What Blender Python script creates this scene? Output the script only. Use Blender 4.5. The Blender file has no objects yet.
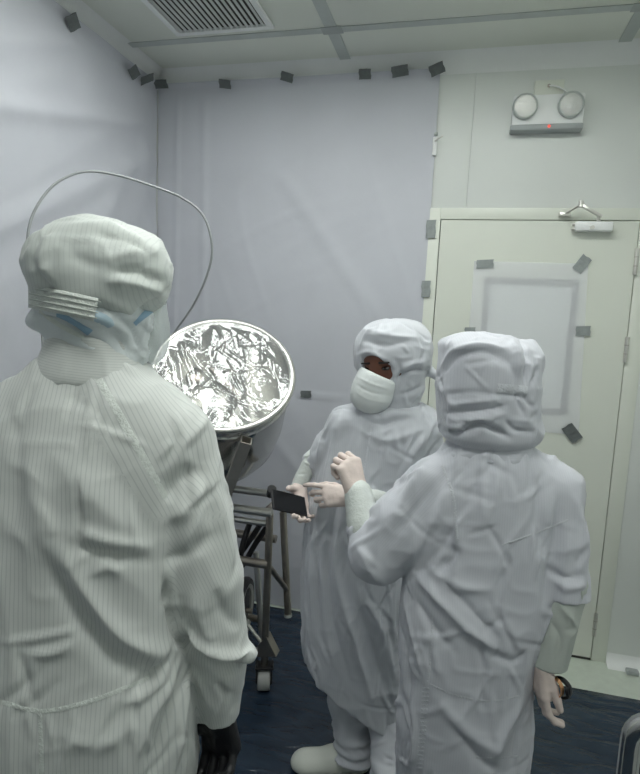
import bpy, bmesh, math, random
import numpy as np
from mathutils import Vector, Matrix
from mathutils.bvhtree import BVHTree
random.seed(4)
SC = bpy.context.scene
COL = SC.collection

# ---------------------------------------------------------------- camera
CAM_H, FPX = 1.62, 570.0
PITCH, ROLL, YAW = math.radians(7.15), math.radians(2.68), math.radians(-13.85)
cp, sp = math.cos(PITCH), math.sin(PITCH)
FW = np.array([math.sin(YAW)*cp, math.cos(YAW)*cp, -sp])
_rt = np.array([math.cos(YAW), -math.sin(YAW), 0.0]); _up = np.cross(_rt, FW)
RT = math.cos(ROLL)*_rt + math.sin(ROLL)*_up
UP = -math.sin(ROLL)*_rt + math.cos(ROLL)*_up
CAMP = np.array([0.0, 0.0, CAM_H])
cam_data = bpy.data.cameras.new('camera')
cam = bpy.data.objects.new('camera', cam_data); COL.objects.link(cam)
cam.matrix_world = Matrix(((RT[0], UP[0], -FW[0], 0), (RT[1], UP[1], -FW[1], 0), (RT[2], UP[2], -FW[2], CAM_H), (0, 0, 0, 1)))
cam_data.sensor_fit = 'VERTICAL'; cam_data.sensor_height = 24.0
cam_data.lens = 24.0*FPX/774.0
cam_data.clip_start = 0.05
SC.camera = cam
# ---------------------------------------------------------------- world, exposure
w = bpy.data.worlds.new('world'); SC.world = w; w.use_nodes = True
w.node_tree.nodes['Background'].inputs[0].default_value = (0.8, 0.9, 0.95, 1)
w.node_tree.nodes['Background'].inputs[1].default_value = 0.15
SC.view_settings.view_transform = 'Standard'; SC.view_settings.look = 'None'
SC.view_settings.gamma = 1.0; SC.view_settings.use_curve_mapping = False
SC.view_settings.exposure = 0.0
LIGHT_STRENGTH = 14.5

def ray(x, y):
    return (x-320)/FPX*RT - (y-387)/FPX*UP + FW
def PX(x, y, d):
    "the point seen at pixel x, y at forward distance d"
    return CAMP + ray(x, y)*d
def ONY(x, y, Y):
    r = ray(x, y); return CAMP + r*(Y/r[1])
def ONZ(x, y, z):
    r = ray(x, y); return CAMP + r*((z-CAM_H)/r[2])

# ---------------------------------------------------------------- object helpers
ORG = {}
def org(o):
    return ORG.get(o.name, np.zeros(3)) if o is not None else np.zeros(3)
def tag(o, label=None, cat=None, group=None, kind=None):
    if label: o['label'] = label
    if cat: o['category'] = cat
    if group: o['group'] = group
    if kind: o['kind'] = kind
    return o
def empty(name, loc, parent=None):
    o = bpy.data.objects.new(name, None); COL.objects.link(o)
    loc = np.array(loc, float)
    o.location = loc - org(parent); o.parent = parent; o.empty_display_size = 0.05
    ORG[o.name] = loc
    return o
def mk(name, V, F, mat, parent=None, smooth=True, at=None):
    "one mesh object from world-space vertices"
    V = np.asarray(V, float)
    o_ = org(parent) if parent is not None else (np.array(at, float) if at is not None else np.array([*(V.min(0)+V.max(0))[:2]/2, V[:, 2].min()]))
    me = bpy.data.meshes.new(name)
    me.from_pydata((V-o_).tolist(), [], F if isinstance(F, list) else F.tolist())
    me.materials.append(mat)
    if smooth: me.polygons.foreach_set('use_smooth', np.ones(len(me.polygons), bool))
    me.update()
    o = bpy.data.objects.new(name, me); COL.objects.link(o)
    if parent is not None: o.parent = parent
    else: o.location = o_
    ORG[o.name] = o_
    return o
def fix(o, sharp=35):
    bm = bmesh.new(); bm.from_mesh(o.data); bmesh.ops.recalc_face_normals(bm, faces=bm.faces); bm.to_mesh(o.data); bm.free()
    if sharp:
        try: o.data.set_sharp_from_angle(angle=math.radians(sharp))
        except Exception: pass
    return o
def basis(d, hint=(0, 0, 1)):
    d = np.array(d, float); d /= np.linalg.norm(d)
    h = np.array(hint, float)
    if abs(d@h)/np.linalg.norm(h) > 0.98: h = np.array([1.0, 0, 0])
    u = np.cross(h, d); u /= np.linalg.norm(u); v = np.cross(d, u)
    return u, v, d
def boxgeo(c, s, R=None, bev=0.0, seg=2):
    bm = bmesh.new(); bmesh.ops.create_cube(bm, size=1.0)
    for v in bm.verts: v.co = Vector((v.co.x*s[0], v.co.y*s[1], v.co.z*s[2]))
    if bev > 0: bmesh.ops.bevel(bm, geom=bm.edges[:], offset=bev, segments=seg, affect='EDGES', profile=0.5)
    bm.verts.index_update()
    V = np.array([v.co[:] for v in bm.verts]); F = [[v.index for v in f.verts] for f in bm.faces]; bm.free()
    if R is not None: V = V @ np.array(R)          # rows of R = box axes
    return V+np.array(c, float), F
def box(name, c, s, mat, parent=None, R=None, bev=0.0, seg=2):
    V, F = boxgeo(c, s, R, bev, seg)
    return fix(mk(name, V, F, mat, parent, smooth=bev > 0), 40)
def box2(name, lo, hi, mat, parent=None, bev=0.0):
    lo = np.array(lo, float); hi = np.array(hi, float)
    return box(name, (lo+hi)/2, hi-lo, mat, parent, bev=bev)
def spline(P, n=8):
    P = np.array(P, float)
    if len(P) < 3:
        t = np.linspace(0, 1, n+1)[:, None]; return P[0]*(1-t)+P[-1]*t
    Q = np.vstack([2*P[0]-P[1], P, 2*P[-1]-P[-2]]); out = []
    for i in range(1, len(Q)-2):
        a, b, c, d = Q[i-1], Q[i], Q[i+1], Q[i+2]
        for t in np.linspace(0, 1, n, endpoint=False):
            out.append(0.5*((2*b)+(c-a)*t+(2*a-5*b+4*c-d)*t*t+(3*b-a-3*c+d)*t**3))
    out.append(P[-1]); return np.array(out)
def tubegeo(P, r, n=12, cap=True):
    P = np.array(P, float); m = len(P); r = np.broadcast_to(np.array(r, float), (m,))
    T = np.gradient(P, axis=0); T /= np.linalg.norm(T, axis=1)[:, None]
    u, v, _ = basis(T[0]); V = []; ang = np.linspace(0, 2*math.pi, n, endpoint=False)
    for i in range(m):
        u = u-(u@T[i])*T[i]; u /= np.linalg.norm(u); v = np.cross(T[i], u)
        V += [P[i]+r[i]*(math.cos(a)*u+math.sin(a)*v) for a in ang]
    F = [[i*n+j, i*n+(j+1) % n, (i+1)*n+(j+1) % n, (i+1)*n+j] for i in range(m-1) for j in range(n)]
    if cap: F += [list(range(n))[::-1], [(m-1)*n+j for j in range(n)]]
    return V, F
def tube(name, P, r, mat, parent=None, n=12, cap=True):
    V, F = tubegeo(P, r, n, cap)
    return fix(mk(name, V, F, mat, parent), 50)
def fillet(P, rad, n=6):
    P = [np.array(p, float) for p in P]; out = [P[0]]
    for i in range(1, len(P)-1):
        a = P[i-1]-P[i]; b = P[i+1]-P[i]; la, lb = np.linalg.norm(a), np.linalg.norm(b)
        r = min(rad, la*.45, lb*.45); p0 = P[i]+a/la*r; p1 = P[i]+b/lb*r
        for t in np.linspace(0, 1, n): out.append((1-t)**2*p0+2*t*(1-t)*P[i]+t*t*p1)
    out.append(P[-1]); return np.array(out)
def lathe(name, prof, o, axis, mat, parent=None, n=48, hint=(0, 0, 1), closed=False):
    u, v, d = basis(axis, hint); V = []; m = len(prof)
    for r, h in prof:
        for k in range(n):
            a = 2*math.pi*k/n; V.append(np.array(o)+h*d+r*(math.cos(a)*u+math.sin(a)*v))
    F = [[i*n+j, i*n+(j+1) % n, ((i+1) % m)*n+(j+1) % n, ((i+1) % m)*n+j] for i in range(m if closed else m-1) for j in range(n)]
    if not closed:
        if prof[0][0] > 1e-5: F.append(list(range(n))[::-1])
        if prof[-1][0] > 1e-5: F.append([(m-1)*n+j for j in range(n)])
    bm = bmesh.new(); vs = [bm.verts.new(p) for p in V]
    for f in F: bm.faces.new([vs[i] for i in f])
    bmesh.ops.remove_doubles(bm, verts=bm.verts, dist=1e-5); bm.verts.index_update()
    V = [v_.co[:] for v_ in bm.verts]; F = [[x.index for x in f.verts] for f in bm.faces]; bm.free()
    return fix(mk(name, V, F, mat, parent), 40)

# ---------------------------------------------------------------- noise
def vnoise(p, seed=0):
    p = np.asarray(p, float); i = np.floor(p).astype(np.int64); f = p-i; u = f*f*(3-2*f)
    def h(a, b, c):
        n = (a*73856093) ^ (b*19349663) ^ (c*83492791) ^ (seed*2654435)
        n = (n ^ (n >> 13))*1274126177 & 0x7fffffff
        n = (n ^ (n >> 16))*1103515245 & 0x7fffffff
        return (n & 0xffff)/32767.5-1.0
    x, y, z = i[..., 0], i[..., 1], i[..., 2]; r = 0
    for dx in (0, 1):
        for dy in (0, 1):
            for dz in (0, 1):
                r = r+h(x+dx, y+dy, z+dz)*(u[..., 0] if dx else 1-u[..., 0])*(u[..., 1] if dy else 1-u[..., 1])*(u[..., 2] if dz else 1-u[..., 2])
    return r
def ridged(p, seed=0):
    return 1-2*np.abs(vnoise(p, seed))

# ---------------------------------------------------------------- materials
def newmat(name):
    m = bpy.data.materials.new(name); m.use_nodes = True; nt = m.node_tree
    return m, nt, nt.nodes['Principled BSDF']
def nd(nt, t, **kw):
    n = nt.nodes.new(t)
    for k, v in kw.items():
        if k[0] == 'i' and k[1:].isdigit(): n.inputs[int(k[1:])].default_value = v
        else: setattr(n, k, v)
    return n
def plain(name, col, rough=0.5, metal=0.0, var=0.06, scale=6.0, bump=0.0, bscale=40.0, spec=0.5, coat=0.0, stretch=(1, 1, 1)):
    m, nt, b = newmat(name)
    tc = nd(nt, 'ShaderNodeTexCoord'); mp = nd(nt, 'ShaderNodeMapping'); mp.inputs['Scale'].default_value = stretch
    nt.links.new(tc.outputs['Object'], mp.inputs[0])
    n = nd(nt, 'ShaderNodeTexNoise'); n.inputs['Scale'].default_value = scale; n.inputs['Detail'].default_value = 4
    nt.links.new(mp.outputs[0], n.inputs['Vector'])
    r = nd(nt, 'ShaderNodeValToRGB'); c = np.array(col)
    r.color_ramp.elements[0].position = 0.3; r.color_ramp.elements[1].position = 0.7
    r.color_ramp.elements[0].color = (*np.clip(c*(1-var), 0, 1), 1); r.color_ramp.elements[1].color = (*np.clip(c*(1+var), 0, 1), 1)
    nt.links.new(n.outputs['Fac'], r.inputs[0]); nt.links.new(r.outputs[0], b.inputs['Base Color'])
    b.inputs['Roughness'].default_value = rough; b.inputs['Metallic'].default_value = metal
    b.inputs['Specular IOR Level'].default_value = spec; b.inputs['Coat Weight'].default_value = coat
    if bump > 0:
        n2 = nd(nt, 'ShaderNodeTexNoise'); n2.inputs['Scale'].default_value = bscale; n2.inputs['Detail'].default_value = 5
        nt.links.new(mp.outputs[0], n2.inputs['Vector'])
        bp = nd(nt, 'ShaderNodeBump'); bp.inputs['Strength'].default_value = bump; bp.inputs['Distance'].default_value = 0.01
        nt.links.new(n2.outputs['Fac'], bp.inputs['Height']); nt.links.new(bp.outputs[0], b.inputs['Normal'])
    return m
def cloth(name, col, stripe, period=0.005, width=0.18, amount=0.8, bump=0.25, rough=0.6):
    "white antistatic polyester woven with thin carbon lines; the attribute stripe runs across the lines in metres"
    m, nt, b = newmat(name); L = nt.links.new
    at = nd(nt, 'ShaderNodeAttribute', attribute_name='stripe')
    d = nd(nt, 'ShaderNodeMath', operation='DIVIDE'); d.inputs[1].default_value = period; L(at.outputs['Fac'], d.inputs[0])
    fr = nd(nt, 'ShaderNodeMath', operation='FRACT'); L(d.outputs[0], fr.inputs[0])
    s = nd(nt, 'ShaderNodeMath', operation='SUBTRACT'); s.inputs[1].default_value = 0.5; L(fr.outputs[0], s.inputs[0])
    ab = nd(nt, 'ShaderNodeMath', operation='ABSOLUTE'); L(s.outputs[0], ab.inputs[0])
    mr = nd(nt, 'ShaderNodeMapRange'); mr.inputs[1].default_value = width*0.6; mr.inputs[2].default_value = width*1.4
    mr.inputs[3].default_value = amount; mr.inputs[4].default_value = 0.0; L(ab.outputs[0], mr.inputs[0])
    tc = nd(nt, 'ShaderNodeTexCoord')
    n = nd(nt, 'ShaderNodeTexNoise'); n.inputs['Scale'].default_value = 5; n.inputs['Detail'].default_value = 3; L(tc.outputs['Object'], n.inputs['Vector'])
    r = nd(nt, 'ShaderNodeValToRGB'); c = np.array(col)
    r.color_ramp.elements[0].color = (*(c*0.93), 1); r.color_ramp.elements[1].color = (*np.clip(c*1.05, 0, 1), 1); L(n.outputs['Fac'], r.inputs[0])
    mx = nd(nt, 'ShaderNodeMix', data_type='RGBA'); mx.inputs[7].default_value = (*stripe, 1)
    L(mr.outputs[0], mx.inputs[0]); L(r.outputs[0], mx.inputs[6]); L(mx.outputs[2], b.inputs['Base Color'])
    n2 = nd(nt, 'ShaderNodeTexNoise', noise_type='RIDGED_MULTIFRACTAL'); n2.inputs['Scale'].default_value = 7; n2.inputs['Detail'].default_value = 4; n2.inputs['Roughness'].default_value = 0.45
    n2.inputs['Distortion'].default_value = 0.6; L(tc.outputs['Object'], n2.inputs['Vector'])
    bp = nd(nt, 'ShaderNodeBump'); bp.inputs['Strength'].default_value = bump; bp.inputs['Distance'].default_value = 0.004
    L(n2.outputs['Fac'], bp.inputs['Height']); L(bp.outputs[0], b.inputs['Normal'])
    b.inputs['Roughness'].default_value = rough; b.inputs['Sheen Weight'].default_value = 0.15
    b.inputs['Specular IOR Level'].default_value = 0.35
    return m
def see_through(name, trans, col, rough, bump=0.0, bscale=20, diffuse=0.3, gl=0.95):
    "thin film or glass: part clear, part glossy, part hazy"
    m, nt, b = newmat(name); L = nt.links.new; out = nt.nodes['Material Output']; nt.nodes.remove(b)
    t = nd(nt, 'ShaderNodeBsdfTransparent'); g = nd(nt, 'ShaderNodeBsdfGlossy'); g.inputs['Roughness'].default_value = rough; g.inputs[0].default_value = (gl, gl*1.02, gl*1.02, 1)
    df = nd(nt, 'ShaderNodeBsdfDiffuse'); df.inputs[0].default_value = (*col, 1)
    m1 = nd(nt, 'ShaderNodeMixShader'); m1.inputs[0].default_value = diffuse; L(g.outputs[0], m1.inputs[1]); L(df.outputs[0], m1.inputs[2])
    m2 = nd(nt, 'ShaderNodeMixShader'); m2.inputs[0].default_value = trans; L(m1.outputs[0], m2.inputs[1]); L(t.outputs[0], m2.inputs[2])
    if bump > 0:
        tc = nd(nt, 'ShaderNodeTexCoord'); n = nd(nt, 'ShaderNodeTexNoise'); n.inputs['Scale'].default_value = bscale; n.inputs['Detail'].default_value = 4
        n.inputs['Distortion'].default_value = 1.2
        L(tc.outputs['Object'], n.inputs['Vector']); bp = nd(nt, 'ShaderNodeBump'); bp.inputs['Strength'].default_value = bump; bp.inputs['Distance'].default_value = 0.02
        L(n.outputs['Fac'], bp.inputs['Height']); L(bp.outputs[0], g.inputs['Normal']); L(bp.outputs[0], df.inputs['Normal'])
    L(m2.outputs[0], out.inputs['Surface'])
    return m
def emit(name, col, strength):
    m, nt, b = newmat(name)
    b.inputs['Base Color'].default_value = (*col, 1); b.inputs['Emission Color'].default_value = (*col, 1); b.inputs['Emission Strength'].default_value = strength
    return m

M = {}
M['wall'] = plain('wall_paint', (0.745, 0.775, 0.745), 0.45, var=0.02, scale=2)
M['ceil'] = plain('ceiling_paint', (0.74, 0.77, 0.70), 0.55, var=0.02, scale=2)
M['strip'] = plain('joint_strip_grey', (0.50, 0.54, 0.52), 0.6, var=0.05)
M['slat'] = plain('slat_paint', (0.62, 0.65, 0.64), 0.5, var=0.03)
M['patch'] = plain('joint_patch_grey', (0.40, 0.43, 0.42), 0.6, var=0.05)
M['white'] = plain('white_plastic', (0.84, 0.86, 0.85), 0.4, var=0.02)
M['grey_pl'] = plain('grey_plastic', (0.38, 0.41, 0.41), 0.5, var=0.03)
M['door'] = plain('cream_paint', (0.74, 0.77, 0.69), 0.4, var=0.02, scale=3)
M['gap'] = plain('dark_gap', (0.05, 0.05, 0.045), 0.8)
M['vinyl'] = plain('pale_vinyl', (0.60, 0.66, 0.58), 0.35, var=0.05, scale=25)
M['sheet'] = plain('white_plastic_sheeting', (0.565, 0.58, 0.63), 0.55, var=0.03, scale=3, bump=0.15, bscale=9)
M['tape'] = plain('grey_cloth_tape', (0.13, 0.145, 0.145), 0.6, var=0.15, scale=30)
M['tape_lt'] = plain('light_grey_tape', (0.30, 0.33, 0.325), 0.55, var=0.12, scale=30)
M['steel'] = plain('stainless_steel', (0.74, 0.73, 0.69), 0.36, 1.0, var=0.08, scale=12)
M['steel_dk'] = plain('worn_steel', (0.42, 0.38, 0.33), 0.36, 1.0, var=0.2, scale=14)
M['wire'] = plain('grey_wire', (0.34, 0.36, 0.36), 0.5, 0.3, var=0.1, scale=14)
M['steel_arm'] = plain('brushed_steel', (0.55, 0.52, 0.47), 0.5, 0.8, var=0.1, scale=14)
M['drum'] = plain('polished_drum_steel', (0.60, 0.60, 0.58), 0.17, 1.0, var=0.06, scale=8)
M['blacksteel'] = plain('black_rubber', (0.018, 0.018, 0.02), 0.5, var=0.3)
M['black'] = plain('black_gloss', (0.006, 0.007, 0.009), 0.3, var=0.1)
M['castor'] = plain('pale_castor_tread', (0.42, 0.43, 0.41), 0.5, var=0.1)
M['shoe'] = plain('white_shoe', (0.70, 0.73, 0.66), 0.45, var=0.03)
M['sole'] = plain('shoe_sole', (0.50, 0.52, 0.46), 0.6)
M['latex'] = plain('latex_glove', (0.74, 0.63, 0.58), 0.5, var=0.10, scale=30, bump=0.15, bscale=60)
M['latex_blk'] = plain('black_glove', (0.009, 0.009, 0.011), 0.38, var=0.3, bump=0.3, bscale=50)
M['blue'] = plain('blue_cuff', (0.02, 0.07, 0.42), 0.5)
M['skin'] = plain('brown_skin', (0.14, 0.052, 0.030), 0.45, var=0.15, scale=25)
M['skin_pale'] = plain('skin', (0.42, 0.24, 0.16), 0.5)
M['hair'] = plain('dark_hair', (0.01, 0.007, 0.006), 0.5)
M['eye'] = plain('dark_eye', (0.02, 0.012, 0.01), 0.2)
M['gold'] = plain('gold_band', (0.75, 0.42, 0.22), 0.3, 1.0)
M['mask'] = plain('white_mask', (0.76, 0.80, 0.79), 0.7, var=0.03, scale=20, bump=0.1, bscale=60)
M['maskwhite'] = plain('pale_mask_cloth', (0.72, 0.77, 0.78), 0.6, var=0.08, scale=14, bump=0.2, bscale=40)
M['bluemask'] = plain('pale_blue_mask', (0.50, 0.64, 0.72), 0.7, var=0.05, scale=10)
M['bluetie'] = plain('blue_mask_strap', (0.30, 0.46, 0.60), 0.7, var=0.05, scale=10)
M['knit'] = plain('white_knit_cuff', (0.66, 0.70, 0.67), 0.75, var=0.05, scale=20, bump=0.2, bscale=120)
M['cuffgrey'] = plain('grey_sleeve_guard', (0.50, 0.54, 0.50), 0.6, var=0.04, bump=0.15, bscale=30)
M['cloth1'] = cloth('striped_coverall_cloth', (0.665, 0.69, 0.665), (0.30, 0.34, 0.34), 0.0072, 0.10, 0.33, 0.5)
M['cloth2'] = cloth('pale_coverall_cloth', (0.60, 0.62, 0.66), (0.42, 0.46, 0.50), 0.006, 0.12, 0.22, 0.5)
M['cloth3'] = cloth('pale_grey_coverall_cloth', (0.62, 0.635, 0.685), (0.44, 0.47, 0.52), 0.006, 0.12, 0.22, 0.5)
M['hood1'] = cloth('faintly_striped_hood_cloth', (0.66, 0.70, 0.67), (0.30, 0.34, 0.34), 0.0076, 0.10, 0.18, 0.5)
M['seam'] = plain('white_seam_tape', (0.72, 0.76, 0.72), 0.7, var=0.05, scale=60, bump=0.3, bscale=200)
M['seam3'] = plain('pale_seam_tape', (0.64, 0.66, 0.70), 0.7, var=0.05, scale=60, bump=0.3, bscale=200)
M['film'] = see_through('clear_plastic_film', 0.70, (0.85, 0.88, 0.88), 0.17, 0.25, 9, 0.45, 0.75)
M['veil'] = see_through('clear_face_veil', 0.45, (0.72, 0.78, 0.76), 0.25, 0.4, 30, 0.8)
M['papersheet'] = see_through('translucent_sheet', 0.42, (0.93, 0.95, 0.98), 0.4, 0.1, 8, 0.92)
M['lens'] = see_through('clear_lens', 0.72, (0.85, 0.9, 0.9), 0.12, 0.5, 70, 0.3)
M['glass'] = plain('white_backed_pane', (0.80, 0.84, 0.82), 0.2, var=0.02)
M['lightpanel'] = emit('lit_diffuser', (0.97, 1.0, 0.965), LIGHT_STRENGTH)
M['lightpanel_dim'] = emit('lit_diffuser_dim', (0.97, 1.0, 0.965), LIGHT_STRENGTH*1.0)
M['red'] = emit('red_led', (1.0, 0.12, 0.08), 0.8)
def floorfilm():
    m, nt, b = newmat('navy_floor_film'); L = nt.links.new
    tc = nd(nt, 'ShaderNodeTexCoord'); mp = nd(nt, 'ShaderNodeMapping'); mp.inputs['Scale'].default_value = (1.4, 4.0, 1); mp.inputs['Rotation'].default_value = (0, 0, 0.35)
    L(tc.outputs['Object'], mp.inputs[0])
    n = nd(nt, 'ShaderNodeTexNoise'); n.inputs['Scale'].default_value = 4; n.inputs['Detail'].default_value = 6; n.inputs['Distortion'].default_value = 0.8; L(mp.outputs[0], n.inputs['Vector'])
    r = nd(nt, 'ShaderNodeValToRGB'); r.color_ramp.elements[0].color = (0.011, 0.022, 0.042, 1); r.color_ramp.elements[1].color = (0.028, 0.050, 0.080, 1)
    r.color_ramp.elements[0].position = 0.3; r.color_ramp.elements[1].position = 0.75
    L(n.outputs['Fac'], r.inputs[0]); L(r.outputs[0], b.inputs['Base Color'])
    bp = nd(nt, 'ShaderNodeBump'); bp.inputs['Strength'].default_value = 0.7; bp.inputs['Distance'].default_value = 0.02; L(n.outputs['Fac'], bp.inputs['Height']); L(bp.outputs[0], b.inputs['Normal'])
    b.inputs['Roughness'].default_value = 0.16
    return m
M['navy'] = floorfilm()

# ================================================================ THE ROOM
XL, XR, YB, YF, ZC = -1.68, 0.98, 2.885, -1.6, 2.843
def S(o, label=None): return tag(o, label, kind='structure')
fl = S(box2('floor', (XL-.1, YF-.1, -0.10), (XR+.1, YB+.15, 0.0), M['vinyl']))
# back wall: a core with insulated panels on it
wb = S(empty('wall_back', (0, YB+.06, 0)))
DX0, DX1, DZ = -0.147, 0.722, 2.103
FX0, FX1, FZ = -0.205, 0.792, 2.160
box2('wall_core', (XL-.1, YB+.06, 0), (XR+.1, YB+.14, ZC), M['wall'], wb)
G = 0.0005
for lo, hi in (((XL, 0), (-0.93, ZC)), ((-0.93, 0), (FX0, ZC)), ((FX0, FZ), (-0.035, ZC)), ((-0.035, FZ), (FX1, ZC)), ((FX1, 0), (XR, ZC))):
    box2('wall_panel', (lo[0]+G, YB, lo[1]+(G if lo[1] > 0 else 0)), (hi[0]-G, YB+.06, hi[1]), M['wall'], wb, bev=0.0007)
S(box2('wall_left', (XL-.1, YF-.1, 0), (XL, YB+.06, ZC), M['wall']))
S(box2('wall_right', (XR, YF-.1, 0), (XR+.1, YB+.06, ZC), M['wall']))
S(box2('wall_front', (XL-.1, YF-.1, 0), (XR+.1, YF, ZC), M['wall']))
# ceiling of square panels with taped joints
ce = S(empty('ceiling', (0, 1, ZC)))
box2('ceiling_slab', (XL-.1, YF-.1, ZC+.02), (XR+.1, YB+.15, ZC+.12), M['ceil'], ce)
JX = [XL, -0.648, 0.573, XR]; JY = [YF, -1.114, 0.106, 1.326, 2.546, YB]
for i in range(3):
    for j in range(5):
        box2('ceiling_panel', (JX[i]+.002, JY[j]+.002, ZC), (JX[i+1]-.002, JY[j+1]-.002, ZC+.02), M['ceil'], ce, bev=0.001)
for x in JX[1:3]:
    box2('joint_strip', (x-.026, YF, ZC-.003), (x+.026, YB, ZC), M['strip'], ce)
for y in JY[1:5]:
    box2('joint_strip', (XL, y-.022, ZC-.0035), (XR, y+.022, ZC-.0005), M['strip'], ce)
for x in JX[1:3]:
    for y in JY[1:5]: box2('joint_patch', (x-.045, y-.03, ZC-.0055), (x+.045, y+.03, ZC-.003), M['patch'], ce)
# coves between ceiling and walls
def cove(name, p0, p1, inward, r, mat, z, flip=1):
    p0 = np.array(p0, float); p1 = np.array(p1, float); inw = np.array(inward, float); V = []; n = 9
    prof = [(0.0, 0.0)]+[(r-r*math.sin(a), r-r*math.cos(a)) for a in np.linspace(0, math.pi/2, n)]
    prof = [(0.0, 0.0)]+[(r*(1-math.cos(a)), r*(1-math.sin(a))) for a in np.linspace(0, math.pi/2, n)]
    for p in (p0, p1):
        for a, b in prof: V.append(p+inw*a+np.array([0, 0, flip*b])+np.array([0, 0, z]))
    m = len(prof)
    F = [[j, (j+1) % m, m+(j+1) % m, m+j] for j in range(m)]+[list(range(m)), [m+j for j in range(m)][::-1]]
    return fix(mk(name, V, F, mat), 30)
S(cove('trim_1', (XL, YB, 0), (XR, YB, 0), (0, -1, 0), 0.075, M['white'], ZC, -1))
S(cove('trim_2', (XL, YF, 0), (XL, YB, 0), (1, 0, 0), 0.075, M['white'], ZC, -1))
S(cove('baseboard_back', (FX1, YB, 0), (XR, YB, 0), (0, -1, 0), 0.055, M['white'], 0, 1))
S(cove('baseboard_right', (XR, YF, 0), (XR, YB, 0), (-1, 0, 0), 0.055, M['white'], 0, 1))
# ---------------- door with its frame, hinges, window and closer
dr = S(empty('door_1', ((DX0+DX1)/2, YB, 0)))
box2('door_frame', (FX0, YB-.006, 0), (DX0-.004, YB+.06, FZ), M['door'], dr, bev=.002)
box2('door_frame', (DX1+.004, YB-.006, 0), (FX1, YB+.06, FZ), M['door'], dr, bev=.002)
box2('door_frame', (DX0-.004, YB-.006, DZ+.004), (DX1+.004, YB+.06, FZ), M['door'], dr, bev=.002)
box2('door_rebate', (DX0-.004, YB+.03, 0), (DX1+.004, YB+.058, DZ+.004), M['gap'], dr)
# leaf made of four boards around the window opening
WX0, WX1, WZ0, WZ1 = 0.090, 0.488, 1.215, 1.825
YL0, YL1 = YB-.004, YB+.028
def leaf():
    V = []; F = []
    xs = [DX0, WX0, WX1, DX1]; zs = [0.008, WZ0, WZ1, DZ]
    for yy in (YL0, YL1):
        for z in zs:
            for x in xs: V.append((x, yy, z))
    def I(k, j, i): return k*16+j*4+i
    for j in range(3):
        for i in range(3):
            if i == 1 and j == 1: continue
            F.append([I(0, j, i), I(0, j, i+1), I(0, j+1, i+1), I(0, j+1, i)]); F.append([I(1, j, i), I(1, j+1, i), I(1, j+1, i+1), I(1, j, i+1)])
    for i in range(3):
        F.append([I(0, 0, i), I(1, 0, i), I(1, 0, i+1), I(0, 0, i+1)]); F.append([I(0, 3, i), I(0, 3, i+1), I(1, 3, i+1), I(1, 3, i)])
        F.append([I(0, i, 0), I(0, i+1, 0), I(1, i+1, 0), I(1, i, 0)]); F.append([I(0, i, 3), I(1, i, 3), I(1, i+1, 3), I(0, i+1, 3)])
    F += [[I(0, 1, 1), I(0, 1, 2), I(1, 1, 2), I(1, 1, 1)], [I(0, 2, 1), I(1, 2, 1), I(1, 2, 2), I(0, 2, 2)],
          [I(0, 1, 1), I(1, 1, 1), I(1, 2, 1), I(0, 2, 1)], [I(0, 1, 2), I(0, 2, 2), I(1, 2, 2), I(1, 1, 2)]]
    return fix(mk('door_leaf', V, F, M['door'], dr, smooth=False), 0)
lf = leaf()
box2('window_pane', (WX0, YB+.000, WZ0), (WX1, YB+.008, WZ1), M['glass'], lf)
for lo, hi in (((WX0-.012, WZ1-.016), (WX1+.012, WZ1+.012)), ((WX0-.012, WZ0-.012), (WX1+.012, WZ0+.016)), ((WX0-.012, WZ0), (WX0+.016, WZ1)), ((WX1-.016, WZ0), (WX1+.012, WZ1))):
    box2('window_frame', (lo[0], YB-.009, lo[1]), (hi[0], YB+.014, hi[1]), M['tape'], lf, bev=.002)
box2('bottom_seal', (DX0, YB-.007, 0.002), (DX1, YB+.028, 0.012), M['gap'], lf)
for z in (1.925, 1.53, 0.19):
    h = tube('hinge', [(DX1+.002, YB-.012, z-.058), (DX1+.002, YB-.012, z+.058)], 0.009, M['steel'], dr, 12)
    for k in (-.02, .02): lathe('hinge_ring', [(0.0096, -.001), (0.0096, .001)], (DX1+.002, YB-.012, z+k), (0, 0, 1), M['steel_dk'], h, 12)
cl = box2('door_closer', (0.450, YB-.055, 2.052), (0.606, YB-.006, 2.094), M['white'], dr, bev=.006)
tube('closer_valve', [(0.52, YB-.055, 2.066), (0.52, YB-.062, 2.066)], 0.009, M['steel'], cl, 12)
tube('closer_end_cap', [(0.450, YB-.03, 2.083), (0.438, YB-.03, 2.083)], 0.008, M['steel'], cl, 10)
tube('closer_end_cap', [(0.450, YB-.03, 2.062), (0.438, YB-.03, 2.062)], 0.008, M['steel'], cl, 10)
box('closer_arm', ((0.548+.462)/2, YB-.075, (2.112+2.160)/2), (0.098, .012, .016), M['steel'], cl, R=(lambda a: [(math.cos(a), 0, math.sin(a)), (0, 1, 0), (-math.sin(a), 0, math.cos(a))])(math.atan2(-.048, .086)), bev=.004)
tube('closer_pivot', [(0.548, YB-.03, 2.094), (0.548, YB-.03, 2.122)], 0.010, M['steel'], cl, 10)
tube('closer_pivot', [(0.548, YB-.03, 2.115), (0.548, YB-.075, 2.115)], 0.006, M['steel'], cl, 10)
tube('closer_pivot', [(0.460, YB-.075, 2.148), (0.460, YB-.075, 2.178)], 0.010, M['steel'], cl, 10)
tube('closer_link', [(0.460, YB-.075, 2.160), (0.405, YB-.03, 2.130)], 0.005, M['steel'], cl, 8)
box2('closer_shoe', (0.380, YB-.035, 2.118), (0.432, YB-.006, 2.136), M['steel'], cl, bev=.004)
# small dark stop on the floor by the corner, outside the film
p = ONZ(632, 674, 0.0)
ds = box('door_stop', (p[0], p[1], 0.011), (0.055, 0.035, 0.022), M['grey_pl'], None, bev=.006)
tag(ds, 'small dark grey block on the pale floor beside the door', 'door stop')

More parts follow.
